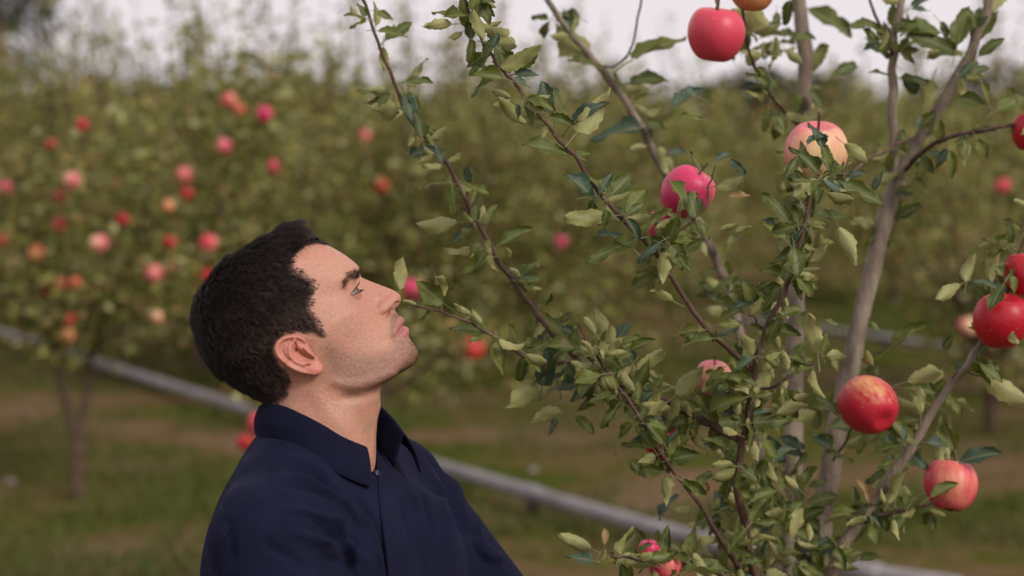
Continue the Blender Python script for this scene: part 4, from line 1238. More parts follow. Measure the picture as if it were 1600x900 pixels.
V = np.where(under[:, None], cen + (V - cen) / np.maximum(r, 1e-6)[:, None] * 13.5, V)      # skin never inside the eyeball
q, r, lat, ver = eye_space(V)
tt = np.clip((lat - 16) / 68.0, -1, 1)
upl = 13 * (1 - tt ** 2) ** 0.8 - 5 * tt
lol = -12 * (1 - tt ** 2) ** 0.9 - 5 * tt
inside = np.minimum(upl - ver, ver - lol) * (np.abs(lat - 16) < 68) * inzone
dep = sstep(-1.0, 5.0, np.where(inzone & (np.abs(lat - 16) < 70), inside, -9))
crease = np.exp(-((ver - upl - 13) / 3.2) ** 2) * inzone * sstep(84, 66, np.abs(lat - 16)) * (w > 0.2)
V = V - ((V - cen) / np.maximum(r, 1e-6)[:, None]) * (dep * 5.0 + crease * 0.7)[:, None]
HEADV, HEADQ, HEADCAP = V, Q, capf
HN = normals(V, Q)
EYE_OPEN = dep

# ------------------------------------------------ ear, a relief in the side plane
eo = [(472, 524), (464, 522.5), (457, 523), (449, 524.5), (442, 528), (436, 533), (432.5, 539), (431, 546), (432, 552), (435, 557.5), (440, 563.5), (447, 570),
      (455, 575.5), (463, 579.5), (472, 582.5), (481, 584.5), (490, 585.8), (497, 585.5), (502, 582.5), (505, 578), (505, 572.5),
      (502, 567.5), (498, 562), (493.5, 556), (489, 550), (485, 543), (482, 536), (478, 529)]
eo = catmull(np.array(eo, float), 4, closed=True)
ecx, ecy = 470, 553
NE = len(eo)
NRAD = 30
ev, er = [], []
for k in range(NRAD + 1):
    t = k / NRAD
    ev.append(np.array((ecx, ecy)) + (eo - np.array((ecx, ecy))) * t)
ev = np.array(ev)
ex, ey = ev[..., 0].ravel(), ev[..., 1].ravel()
def gl(poly, s, a):
    d, t = seg_dist(ex, ey, poly)
    return a * np.exp(-(d / s) ** 2)
edge, _ = seg_dist(ex, ey, [tuple(p) for p in eo] + [tuple(eo[0])])
relief = np.zeros(len(ex))
relief += gl([(478, 533), (470, 528), (459, 526.5), (447, 529), (439, 535), (435.5, 545), (439, 556), (447, 564)], 3.6, 3.6)      # helix
relief += gl([(447, 564), (458, 572), (468, 577)], 4.0, 2.0)
relief += gl([(462, 534), (455, 543), (457, 556), (465, 565), (475, 568), (484, 566)], 4.0, 3.4)                              # antihelix
relief -= gl([(458, 533), (446, 536), (442.5, 545), (446, 555), (453, 562)], 2.6, 2.4)                                           # scapha
relief -= gl([(466, 532), (461, 541), (461.5, 551), (465, 557), (472, 561), (482, 562)], 2.8, 1.5)
relief -= gl([(466, 549), (472, 553), (480, 557), (488, 560)], 4.2, 7.5)                                                       # concha
relief -= gl([(463, 537), (464.5, 546)], 2.3, 3.6)                                                                               # fossa
relief += gl([(470, 542), (466, 552)], 1.8, 2.2)                                                                               # crus
relief += gl([(478, 545), (484, 552), (490, 557)], 2.8, 3.6)                                                                    # tragus
relief += gl([(484, 566), (489, 565)], 2.6, 2.0)
relief += gl([(488, 575), (498, 577)], 7.0, 1.8)                                                                                 # lobe
relief -= 2.6 * np.exp(-(edge / 1.4) ** 2)
hx, hz = np.array([ph(a, b) for a, b in zip(ex, ey)]).T
# distance off the head grows towards the back rim
fr, _ = seg_dist(ex, ey, [(479, 524), (489, 548), (501, 566), (506, 580)])
off = 70.5 + 11.5 * sstep(0, 55, fr) + 3.0 * (1 - np.exp(-fr / 6))
EV = np.stack([hx, off + relief * 0.95, hz], 1)
# back side of the rim
rim = EV[-NE:]
cen2 = np.array((*ph(474, 553),))
bk = []
for f, dy in ((0.995, -2.2), (0.93, -5.0), (0.80, -8.0), (0.66, -13.0)):
    b = rim.copy()
    b[:, 0] = cen2[0] + (rim[:, 0] - cen2[0]) * f
    b[:, 2] = cen2[1] + (rim[:, 2] - cen2[1]) * f
    b[:, 1] = rim[:, 1] + dy
    bk.append(b)
EV = np.concatenate([EV] + bk)
nring = NRAD + 1 + 4
EQ = []
for k in range(nring - 1):
    for j in range(NE):
        EQ.append((k * NE + j, k * NE + (j + 1) % NE, (k + 1) * NE + (j + 1) % NE, (k + 1) * NE + j))
EQ = np.array(EQ)
if normals(EV, EQ)[15 * NE + 3][1] < 0:
    EQ = EQ[:, ::-1]
ear_r = EV * np.array((1, -1, 1))        # near side (camera) is the man's right: -Y in the head frame

allV = np.concatenate([HEADV, ear_r, EV])
n0, n1 = len(HEADV), len(EV)
allF = [tuple(f) for f in HEADQ] + list(HEADCAP) + [tuple(f[::-1] + n0) for f in EQ] + [tuple(f + n0 + n1) for f in EQ]

# ------------------------------------------------ skin colours
hairline = [ph(*p) for p in [(508, 384), (497, 383), (478, 388), (465, 397), (459, 410), (461, 420), (474, 427), (488, 434), (497, 445), (495, 460), (489, 472),
            (488, 482), (494, 492), (502, 506), (511, 520), (508, 528), (497, 524), (480, 521), (466, 518), (450, 519), (436, 528), (428, 540), (429, 555), (436, 568), (446, 578),
            (452, 588), (455, 597), (447, 603), (452, 612), (440, 620), (428, 628), (410, 640), (250, 640), (250, 250), (480, 250)]]
def paint(V, ear):
    X, Y, Z = V[:, 0], np.abs(V[:, 1]), V[:, 2]
    n = len(V)
    nz = np.array([mnoise.noise(Vector(v) * 0.045) for v in V])
    nf = np.array([mnoise.noise(Vector(v) * 0.35) for v in V])
    base = np.array((0.475, 0.248, 0.172))
    col = np.tile(base, (n, 1))
    col *= (1 + 0.05 * nz + 0.07 * nf)[:, None]
    col[:, 1] *= 1 - 0.10 * np.clip(nz + 0.6 * nf, -1, 1); col[:, 2] *= 1 - 0.08 * np.clip(nz + 0.6 * nf, -1, 1)
    red = lambda m, c: col * (1 - m[:, None]) + np.array(c) * m[:, None]
    if ear:
        col = red(0.65 + 0.2 * nz, (0.53, 0.185, 0.145))
        return col
    col = red(0.45 * np.exp(-(np.hypot(X - 88, Z + 8) / 26) ** 2), (0.45, 0.200, 0.150))     # cheek
    col = red(0.55 * np.exp(-(np.hypot(X - 122, Z + 10) / 14) ** 2), (0.46, 0.195, 0.145))  # nose
    col = red(0.40 * np.exp(-(np.hypot((X - 84) / 1.6, Z - 13) / 6) ** 2) * (Y < 52), (0.37, 0.190, 0.165))  # under the eye
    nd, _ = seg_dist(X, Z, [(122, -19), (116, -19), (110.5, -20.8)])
    col = red(0.75 * np.exp(-(nd / 1.5) ** 2) * (Y > 4.5) * (Y < 16), (0.16, 0.05, 0.035))  # nostril mucosa, painted darker to deepen the shade of the opening
    # lips
    up = poly_sd(X, Z, [(124, -35.5), (118, -34.8), (112, -36.5), (105, -41.5), (98.5, -48.6), (107, -46.6), (118, -44), (124, -43)])
    lo = poly_sd(X, Z, [(124, -42), (117, -43.4), (107, -46), (98.5, -48.6), (104, -53.5), (110, -56), (118, -57.5), (124, -56)])
    lip = np.maximum(sstep(-0.9, 0.9, up), sstep(-0.9, 0.9, lo)) * (Y < 29)
    # beard shadow
    s1 = poly_sd(X, Z, [(120, -24), (112, -24.5), (104, -28), (98, -38), (94, -52), (86, -56), (66, -50), (44, -30), (34, -6), (20, -10), (12, -50), (20, -75), (55, -92), (80, -100), (125, -92), (125, -60)])
    st = sstep(-9, 9, s1) * 0.52
    mu = -1.0 + poly_sd(X, Z, [(121, -23), (113, -24), (106, -27), (99, -36), (94, -47), (98, -48), (104, -42.5), (112, -37), (121, -35.5)])
    st = np.maximum(st, sstep(-3.5, 2.5, mu) * 0.72)
    ch = poly_sd(X, Z, [(118, -57), (110, -60), (104, -70), (92, -76), (60, -72), (40, -66), (60, -86), (100, -92), (118, -88)])
    st = np.maximum(st, sstep(-8, 6, ch) * 0.66)
    st *= sstep(-104, -84, Z) * (1 - lip) * (0.86 + 0.35 * nf)
    col = red(np.clip(st, 0, 0.9), (0.13, 0.080, 0.058))
    col = red(lip * 0.85, (0.38, 0.130, 0.128))
    # scalp under the hair
    hs = poly_sd(X, Z, hairline)
    tm = sstep(15, 40, X) * sstep(94, 84, Z)
    col = red((sstep(-2.5, 3.0, hs) * (1 - tm) + tm * sstep(-1.0, 13.0, hs) * 0.9) * 0.93, (0.028, 0.017, 0.012))
    # brow and lash lines
    br = poly_sd(X, Z, [(112.5, 37.5), (107, 42), (97, 43), (87, 38.5), (82, 30), (85, 30), (92, 35.5), (101, 33.5), (109, 31.5)])
    col = red(sstep(-2.2, 1.2, br) * 0.34 * (Y > 4), (0.05, 0.03, 0.022))
    return col
cH = paint(HEADV, False)
q, r, lat, ver = eye_space(HEADV)
ed = np.exp(-((EYE_OPEN - 0.35) / 0.25) ** 2) * (EYE_OPEN > 0.02)
cH = cH * (1 - 0.8 * ed[:, None]) + np.array((0.10, 0.05, 0.04)) * 0.8 * ed[:, None]
cH = np.where((EYE_OPEN > 0.7)[:, None], np.array((0.25, 0.1, 0.08)), cH)
cE = paint(ear_r, True)
# the ear canal reads dark by depth alone, the nostrils by depth and paint
cols = np.concatenate([cH, cE, cE])

def skin_material():
    m, nt, ns, ls, b = nmat('skin')
    at = ns.new('ShaderNodeAttribute'); at.attribute_name = 'Col'
    co = ns.new('ShaderNodeTexCoord')
    n1 = noise_node(ns, ls, 260, 5, 0.65, co.outputs['Object'])
    n2 = noise_node(ns, ls, 1100, 3, 0.6, co.outputs['Object'])
    mx = ns.new('ShaderNodeMix'); mx.data_type = 'RGBA'; mx.blend_type = 'MULTIPLY'
    mx.inputs[0].default_value = 0.8
    rp = ramp(ns, [(0.3, (0.82, 0.74, 0.70)), (0.7, (1.08, 1.05, 1.05))])
    ls.new(n1.outputs[0], rp.inputs[0])
    ls.new(at.outputs[0], mx.inputs[6]); ls.new(rp.outputs[0], mx.inputs[7])
    ls.new(mx.outputs[2], b.inputs['Base Color'])
    b.inputs['Roughness'].default_value = 0.42
    b.inputs['Specular IOR Level'].default_value = 0.42
    b.inputs['Subsurface Weight'].default_value = 0.22
    b.inputs['Subsurface Radius'].default_value = (1.0, 0.32, 0.18)
    b.inputs['Subsurface Scale'].default_value = 0.006
    bp = ns.new('ShaderNodeBump'); bp.inputs['Strength'].default_value = 0.4; bp.inputs['Distance'].default_value = 0.0009
    ls.new(n2.outputs[0], bp.inputs['Height'])
    bp2 = ns.new('ShaderNodeBump'); bp2.inputs['Strength'].default_value = 0.4; bp2.inputs['Distance'].default_value = 0.0022
    ls.new(n1.outputs[0], bp2.inputs['Height']); ls.new(bp.outputs[0], bp2.inputs['Normal'])
    ls.new(bp2.outputs[0], b.inputs['Normal'])
    return m
M_skin = skin_material()
PERSON = empty('person', (P(520, 700, 2.36)[0], P(520, 700, 2.36)[1], 0))
PLOC = np.array(PERSON.location)
tag(PERSON, 'dark haired man in navy polo shirt tipping his head back towards the apples', 'person')
BODY = mesh('body', head2w(allV) - PLOC, allF, M_skin, PERSON, cols=cols)

# eyeballs
def eye_material():
    m, nt, ns, ls, b = nmat('eye')
    at = ns.new('ShaderNodeAttribute'); at.attribute_name = 'Col'
    ls.new(at.outputs[0], b.inputs['Base Color'])
    b.inputs['Roughness'].default_value = 0.22
    b.inputs['Specular IOR Level'].default_value = 0.3
    return m
M_eye = eye_material()
for sy in (-1, 1):
    ring, seg = 28, 32
    vs, fs, cs = [], [], []
    for i in range(ring + 1):
        a = R(104) * i / ring
        for j in range(seg):
            b_ = 2 * math.pi * j / seg
            x = math.cos(a); rr = math.sin(a)
            rad = 12.4 + 1.0 * math.exp(-(a / 0.42) ** 2)
            # gaze: a little upwards
            p = np.array((x, rr * math.cos(b_), rr * math.sin(b_))) * rad
            ca, sa = math.cos(R(4)), math.sin(R(4))
            p = np.array((p[0] * ca - p[2] * sa, p[1], p[0] * sa + p[2] * ca))
            vs.append(p + EC * np.array((1, sy, 1)))
            deg = math.degrees(a)
            cs.append((0.008, 0.006, 0.005) if deg < 11 else (0.09, 0.05, 0.025) if deg < 27 else (0.03, 0.02, 0.02) if deg < 30 else (0.17, 0.125, 0.12))  # white of the eye darkened to stand for lid and lash shade
    for i in range(ring):
        for j in range(seg):
            fs.append((i * seg + j, (i + 1) * seg + j, (i + 1) * seg + (j + 1) % seg, i * seg + (j + 1) % seg))
    mesh('eye', head2w(np.array(vs)) - PLOC, fs, M_eye, PERSON, cols=np.array(cs))
# ------------------------------------------------ hair: a body of hair and the strands over it
rng = np.random.default_rng(5)
hs_out = [ph(*p) for p in [(506, 380), (504, 370), (498, 357), (484, 347), (464, 343), (440, 348), (420, 355), (400, 367), (380, 379), (360, 392), (340, 409), (323, 431), (309, 452),
          (301, 480), (303, 504), (309, 536), (319, 560), (335, 581), (356, 599), (380, 615), (404, 627), (420, 635)]]
CZ = 45.0
mid = np.concatenate([HEADV[:nr * nc].reshape(nr, nc, 3)[:, 0], HEADV[:nr * nc].reshape(nr, nc, 3)[:, 11 * NV]])
def polar(p):
    p = np.asarray(p, float)
    return np.arctan2(p[:, 1] - CZ, p[:, 0]), np.hypot(p[:, 0], p[:, 1] - CZ)
a_o, r_o = polar(hs_out)
a_o = np.where(a_o < -0.9, a_o + 2 * math.pi, a_o)
mm = mid[:, [0, 2]]
mm = mm[(mm[:, 1] > -45) & ((mm[:, 0] < 0) | (mm[:, 1] > 60))]
a_s, r_s = polar(mm)
a_s = np.where(a_s < -0.9, a_s + 2 * math.pi, a_s)
o1, o2 = np.argsort(a_o), np.argsort(a_s)
def hair_T(V, N):
    a, _ = polar(V[:, [0, 2]])
    a = np.where(a < -0.9, a + 2 * math.pi, a)
    t = np.interp(a, a_o[o1], r_o[o1]) - np.interp(a, a_s[o2], r_s[o2])
    t = np.clip(t, 3, 30)
    side = np.clip(np.abs(N[:, 1]), 0, 1)
    t = t * (1 - side ** 2) + side ** 2 * np.where(V[:, 2] > 60, 11, 8)
    sd = poly_sd(V[:, 0], V[:, 2], hairline)
    fr = sstep(35, 70, V[:, 0]) * sstep(75, 98, V[:, 2]) * sstep(0.85, 0.5, side)     # the quiff starts at full depth
    sp = np.maximum(sd, 0)
    lim = (0.8 + 0.42 * sp) * (1 - fr) + (11 + 1.5 * sp) * fr
    return np.minimum(t, lim), sd
T, hsd = hair_T(HEADV, HN)
keep = hsd > 0.5 + 7.5 * sstep(15, 40, HEADV[:, 0]) * sstep(94, 84, HEADV[:, 2])
fm = keep[HEADQ].all(1)
used = np.unique(HEADQ[fm])
rem = -np.ones(len(HEADV), int); rem[used] = np.arange(len(used))
lump = np.array([mnoise.noise(Vector(v) * 0.06) + 0.6 * mnoise.noise(Vector(v) * 0.15) for v in HEADV[used]])
SHV = HEADV[used] + HN[used] * (T[used] * (0.58 + 0.10 * lump) - 0.3)[:, None]
def hair_material(name, strand):
    m, nt, ns, ls, b = nmat(name)
    if strand:
        hi = ns.new('ShaderNodeAttribute'); hi.attribute_name = 'tone'
        rp = ramp(ns, [(0.0, (0.0055, 0.0030, 0.0028)), (0.45, (0.028, 0.0135, 0.009)), (1.0, (0.15, 0.090, 0.066))])
        ls.new(hi.outputs['Fac'], rp.inputs[0]); ls.new(rp.outputs[0], b.inputs['Base Color'])
        b.inputs['Roughness'].default_value = 0.42
        b.inputs['Specular IOR Level'].default_value = 0.36
    else:
        b.inputs['Base Color'].default_value = (0.016, 0.010, 0.007, 1)
        b.inputs['Roughness'].default_value = 0.7
        b.inputs['Specular IOR Level'].default_value = 0.2
    return m
HAIR = mesh('hair', head2w(SHV) - PLOC, rem[HEADQ[fm]], hair_material('hair_mass', False), PERSON)

# roots spread evenly over the scalp
tri = HEADQ[(hsd[HEADQ] > -3.0).all(1)]
a, b_, c_, d_ = (HEADV[tri[:, i]] for i in range(4))
area = np.linalg.norm(np.cross(c_ - a, d_ - b_), axis=1)
def roots(n):
    k = rng.choice(len(tri), n, p=area / area.sum())
    u, v = rng.random(n)[:, None], rng.random(n)[:, None]
    p = (a[k] * (1 - u) + b_[k] * u) * (1 - v) + (d_[k] * (1 - u) + c_[k] * u) * v
    nn = HN[tri[k]].mean(1)
    return p, nn / np.linalg.norm(nn, axis=1)[:, None]
WH = np.array((-34.0, 4.0, 112.0))
def unit(v):
    return v / np.maximum(np.linalg.norm(v, axis=1)[:, None], 1e-9)
NS, K = 42000, 6
p, nn = roots(NS)
T, sd = hair_T(p, nn)
temple = sstep(20, 45, p[:, 0]) * sstep(92, 80, p[:, 2])            # thin growth at the temple and sideburn
hj = 3.0 * np.array([mnoise.noise(Vector(q) * 0.12) for q in p])
sel = (sd + hj > rng.normal(-0.6, 2.0, NS)) & (rng.random(NS) < 1 - 0.80 * temple * sstep(13, 0, sd + hj))
p, nn, T, sd = p[sel], nn[sel], np.maximum(T[sel], 1.0), sd[sel]
n = len(p)
f = p - WH
f[:, 2] -= 25 * sstep(60, 0, p[:, 2])
jit = np.array([[mnoise.noise(Vector(q) * 0.05 + Vector((k * 9.1, 3, 1))) for k in range(3)] for q in p])
jit2 = np.array([[mnoise.noise(Vector(q) * 0.22 + Vector((k * 5.3, 7, 2))) for k in range(3)] for q in p])
f = unit(f) + 0.30 * jit + 0.28 * jit2 + rng.normal(0, 0.14, (n, 3))
# the front is brushed up and across
qf = sstep(45, 85, p[:, 0]) * sstep(80, 100, p[:, 2])
f = f * (1 - 0.7 * qf[:, None]) + qf[:, None] * np.array((-0.45, 0.30, 0.40))
f = unit(f - nn * (f * nn).sum(1)[:, None])
thick = T * (0.76 + 0.13 * jit2[:, 0] + rng.normal(0, 0.07, n))
L = (4.0 + 0.85 * T) * (0.8 + 0.4 * rng.random(n))
L = np.where(p[:, 2] < 40, np.minimum(L, 8.5), L)
bristle = sstep(-40, -75, p[:, 0]) * sstep(20, 70, p[:, 2])           # short hair standing off the back of the crown
thick = thick * (1 + 0.22 * bristle * rng.random(n))
t = np.linspace(0, 1, K)[None, :, None]
pts = p[:, None] + nn[:, None] * (thick[:, None, None] * np.sin(t * (1.45 + 0.35 * (1 - qf))[:, None, None]) / 0.99) + f[:, None] * (L[:, None, None] * t ** 1.3)
wob = rng.normal(0, 0.35, (n, 1, 3)) * t ** 2 * 2
pts = pts + wob
# locks: tips gather towards shared centres
from mathutils import kdtree
def gather(pts, roots_, n_lock, amt):
    cid = rng.choice(len(roots_), n_lock, replace=False)
    kd = kdtree.KDTree(n_lock)
    for q_, c in enumerate(cid): kd.insert(Vector(roots_[c]), q_)
    kd.balance()
    own_ = np.array([cid[kd.find(Vector(r_))[1]] for r_ in roots_])
    rel = pts[own_] - roots_[own_][:, None]
    tgt_ = roots_[own_][:, None] + rel * (0.85 + 0.25 * rng.random((len(pts), 1, 1)))
    w_ = amt * t ** 1.3
    return pts * (1 - w_) + tgt_ * w_
pts = gather(pts, p, 3200, 0.42)
hc = bpy.data.hair_curves.new('hair_strand')
hc.add_curves([K] * n)
wp = (head2w(pts.reshape(-1, 3)) - PLOC).astype(np.float32)
hc.points.foreach_set('position', wp.ravel())
rad = np.tile(np.array((0.16, 0.16, 0.15, 0.13, 0.09, 0.03)), n) * 1e-3
ra = hc.attributes.get('radius') or hc.attributes.new('radius', 'FLOAT', 'POINT')
ra.data.foreach_set('value', rad.astype(np.float32))
tone = 0.10 + 0.42 * sstep(75, 35, p[:, 2]) * sstep(-75, -20, p[:, 0]) + 0.20 * sstep(30, -10, p[:, 2]) + 0.16 * jit2[:, 1] + rng.normal(0, 0.16, n) + 0.45 * (rng.random(n) < 0.07)  # browner sides; paler strands there put sheen into the colour
ta = hc.attributes.new('tone', 'FLOAT', 'CURVE')
ta.data.foreach_set('value', np.clip(tone, 0, 1).astype(np.float32))
M_strand = hair_material('hair_fibre', True)
hc.materials.append(M_strand)
link('hair_strand', hc, HAIR)

def fibres(name, P0, P1, P2, r0, parent, mat):
    m = len(P0)
    c = bpy.data.hair_curves.new(name)
    c.add_curves([4] * m)
    tt = np.linspace(0, 1, 4)[None, :, None]
    q = P0[:, None] * (1 - tt) ** 2 + 2 * P1[:, None] * tt * (1 - tt) + P2[:, None] * tt ** 2
    c.points.foreach_set('position', (head2w(q.reshape(-1, 3)) - PLOC).astype(np.float32).ravel())
    a_ = c.attributes.get('radius') or c.attributes.new('radius', 'FLOAT', 'POINT')
    a_.data.foreach_set('value', (np.tile(np.array((1, .9, .7, .25)), m) * r0 * 1e-3).astype(np.float32))
    c.materials.append(mat)
    return link(name, c, parent)

# eyebrows, beard stubble: short fibres on the face
vv, vn = HEADV, HN
sx, sy, sz = vv[:, 0], np.abs(vv[:, 1]), vv[:, 2]
browd = poly_sd(sx, sz, [(112, 37.5), (106.5, 41.5), (97, 42.5), (88, 38), (83, 31.5), (86, 32), (93, 36), (101, 34.5), (108.5, 33)])
cand = np.where((browd > -0.3) & (sy > 4) & (sy < 52))[0]
k = rng.choice(cand, 700)
p0 = vv[k] + rng.normal(0, 0.9, (len(k), 3)) * np.array((1, 1, 1))
p0 -= vn[k] * ((p0 - vv[k]) * vn[k]).sum(1)[:, None]
side = np.sign(vv[k][:, 1:2])
fl = np.concatenate([-0.75 * np.ones((len(k), 1)), 0.75 * side, 0.35 - 0.9 * sstep(100, 84, vv[k][:, :1])], 1) + rng.normal(0, 0.25, (len(k), 3))
fl = unit(fl - vn[k] * (fl * vn[k]).sum(1)[:, None])
lb = (5.5 + 2.5 * rng.random((len(k), 1)))
fibres('eyebrow', p0 - vn[k] * 0.3, p0 + fl * lb * 0.5 + vn[k] * 1.7, p0 + fl * lb + vn[k] * 0.9, 0.12, PERSON, M_strand)
bd = poly_sd(sx, sz, [(121, -23), (112, -24.5), (104, -28), (97, -38), (92, -52), (84, -57), (64, -52), (44, -34), (34, -8), (22, -10), (12, -50), (22, -75), (55, -92), (80, -98), (122, -90), (120, -57), (108, -58), (101, -52), (104, -42), (112, -36.5), (121, -35)])
cand = np.where((bd > 0) & (sy < 69))[0]
wgt = sstep(0, 9, bd[cand]) * (0.4 + 0.6 * sstep(62, 100, sx[cand]))
k = rng.choice(cand, 5200, p=wgt / wgt.sum())
p0 = vv[k] + rng.normal(0, 0.9, (len(k), 3))
p0 -= vn[k] * ((p0 - vv[k]) * vn[k]).sum(1)[:, None]
fl = np.array((-0.1, 0, -1.0)) + rng.normal(0, 0.4, (len(k), 3))
fl = unit(fl - vn[k] * (fl * vn[k]).sum(1)[:, None])
lb = 0.9 + 0.8 * rng.random((len(k), 1))
fibres('beard_stubble', p0 - vn[k] * 0.2, p0 + vn[k] * 0.5 + fl * lb * 0.4, p0 + vn[k] * 0.7 + fl * lb, 0.055, PERSON, M_strand)
# eyelashes
la = rng.uniform(-40, 78, 230)
tt_ = np.clip((la - 16) / 68.0, -1, 1)
P0, P1, P2 = [], [], []
for sgn_ in (-1, 1):
    for up in (1, 0):
        ve = (13 * (1 - tt_ ** 2) ** 0.8 - 5 * tt_) if up else (-12 * (1 - tt_ ** 2) ** 0.9 - 5 * tt_)
        for a1, e1 in zip(la, ve):
            if not up and rng.random() < 0.25:
                continue
            dl = np.array((math.cos(R(a1)) * math.cos(R(e1)), sgn_ * math.sin(R(a1)) * math.cos(R(e1)), math.sin(R(e1))))
            c0 = EC * np.array((1, sgn_, 1))
            ln = (6.0 if up else 4.2) * rng.uniform(0.7, 1.1)
            uz = np.array((0.15, 0, 0.55 if up else -0.5)) + rng.normal(0, 0.08, 3)
            q0 = c0 + dl * 13.6
            P0.append(q0); P1.append(q0 + dl * ln * 0.6 - uz * 0.8); P2.append(q0 + dl * ln + uz * ln * 0.55)
fibres('eyelash', np.array(P0), np.array(P1), np.array(P2), 0.06, PERSON, M_strand)
# ------------------------------------------------ shirt, in a frame at the base of the neck
BO = P(502, 682, 2.34)
hr2 = np.array((ray[1], -ray[0], 0.0)); hr2 /= np.linalg.norm(hr2)
rf2 = np.array((ray[0], ray[1], 0.0)); rf2 /= np.linalg.norm(rf2)
BA = R(27)
B_F = hr2 * math.cos(BA) - rf2 * math.sin(BA)
B_L = hr2 * math.sin(BA) + rf2 * math.cos(BA)
B_U = np.array((0, 0, 1.0))
def b2w(v):
    v = np.asarray(v, float)
    return BO + v[..., :1] * B_F + v[..., 1:2] * B_L + v[..., 2:3] * B_U
def w2b(v):
    v = np.asarray(v, float) - BO
    return np.stack([v @ B_F, v @ B_L, v @ B_U], -1)

ELN, ELF = (0.115, -0.250, -0.335), (0.215, 0.210, -0.335)      # elbows: near (right), far (left)
WRN, WRF = (0.34, -0.15, -0.42), (0.40, 0.12, -0.40)           # wrists
def shirt_sdf(p):
    d = ellip(p, (0.028, 0, -0.235), (0.118, 0.172, 0.215))
    d = smin(d, ellip(p, (0.010, 0, -0.47), (0.120, 0.172, 0.26)), 0.10)
    d = smin(d, ellip(p, (-0.030, -0.084, -0.16), (0.074, 0.084, 0.135)), 0.05)     # shoulder blades
    d = smin(d, ellip(p, (-0.026, 0.080, -0.17), (0.070, 0.080, 0.13)), 0.05)
    d = smin(d, ellip(p, (0.078, -0.075, -0.17), (0.062, 0.085, 0.09)), 0.05)      # chest
    d = smin(d, ellip(p, (0.078, 0.075, -0.17), (0.062, 0.085, 0.09)), 0.05)
    d = smin(d, cone(p, (-0.030, -0.03, -0.045), (-0.030, 0.03, -0.045), 0.052, 0.052), 0.03)
    for s, el, wr in ((-1, ELN, WRN), (1, ELF, WRF)):
        d = smin(d, cone(p, (-0.012, s * 0.03, -0.035), (0.012, s * 0.150, -0.078), 0.057, 0.054), 0.035)
        sh = (0.018, s * 0.176, -0.098)
        d = smin(d, cone(p, sh, el, 0.064, 0.054), 0.03)
        d = smin(d, cone(p, el, wr, 0.054, 0.038), 0.02)
    nk = cone(p, (0.01, 0, -0.045), (-0.01, 0, 0.12), 0.056, 0.060)
    d = np.maximum(d, -nk)
    d = np.maximum(d, -0.66 - p[:, 2])
    for s, wr, el in ((-1, WRN, ELN), (1, WRF, ELF)):
        ax = np.array(wr) - np.array(el); ax /= np.linalg.norm(ax)
        near = np.linalg.norm(p - np.array(wr), axis=1) < 0.12
        d = np.where(near, np.maximum(d, (p - np.array(wr)) @ ax), d)
    return d
SV, SQ = surface_nets(shirt_sdf, (-0.17, -0.36, -0.67), (0.42, 0.32, 0.08), 0.0065)
tmp = mesh('tmp', SV, SQ)
md = tmp.modifiers.new('s', 'SUBSURF'); md.levels = 1
dg = bpy.context.evaluated_depsgraph_get()
em = tmp.evaluated_get(dg).to_mesh()
SV = np.array([v.co for v in em.vertices]); SQ = np.array([tuple(f.vertices) for f in em.polygons])
bpy.data.objects.remove(tmp)
SN = normals(SV, SQ)
if (SN * (SV - np.array((0, 0, -0.2)))).sum() < 0:
    SQ = SQ[:, ::-1]; SN = -SN
sx, sy, sdp = topx(b2w(SV))
facing = ((b2w(SV + SN * 0.01) - b2w(SV)) @ ray) < 0.003
def fold(poly, w, amp, ends=0.25):
    poly = [tuple(q) for q in catmull(np.array(poly, float), 5)]
    d, t = seg_dist(sx, sy, poly)
    e = sstep(0, ends, t) * sstep(1, 1 - ends, t)
    return amp * np.exp(-(d / w) ** 2) * e * facing
D = np.zeros(len(SV))
mmx = 0.001
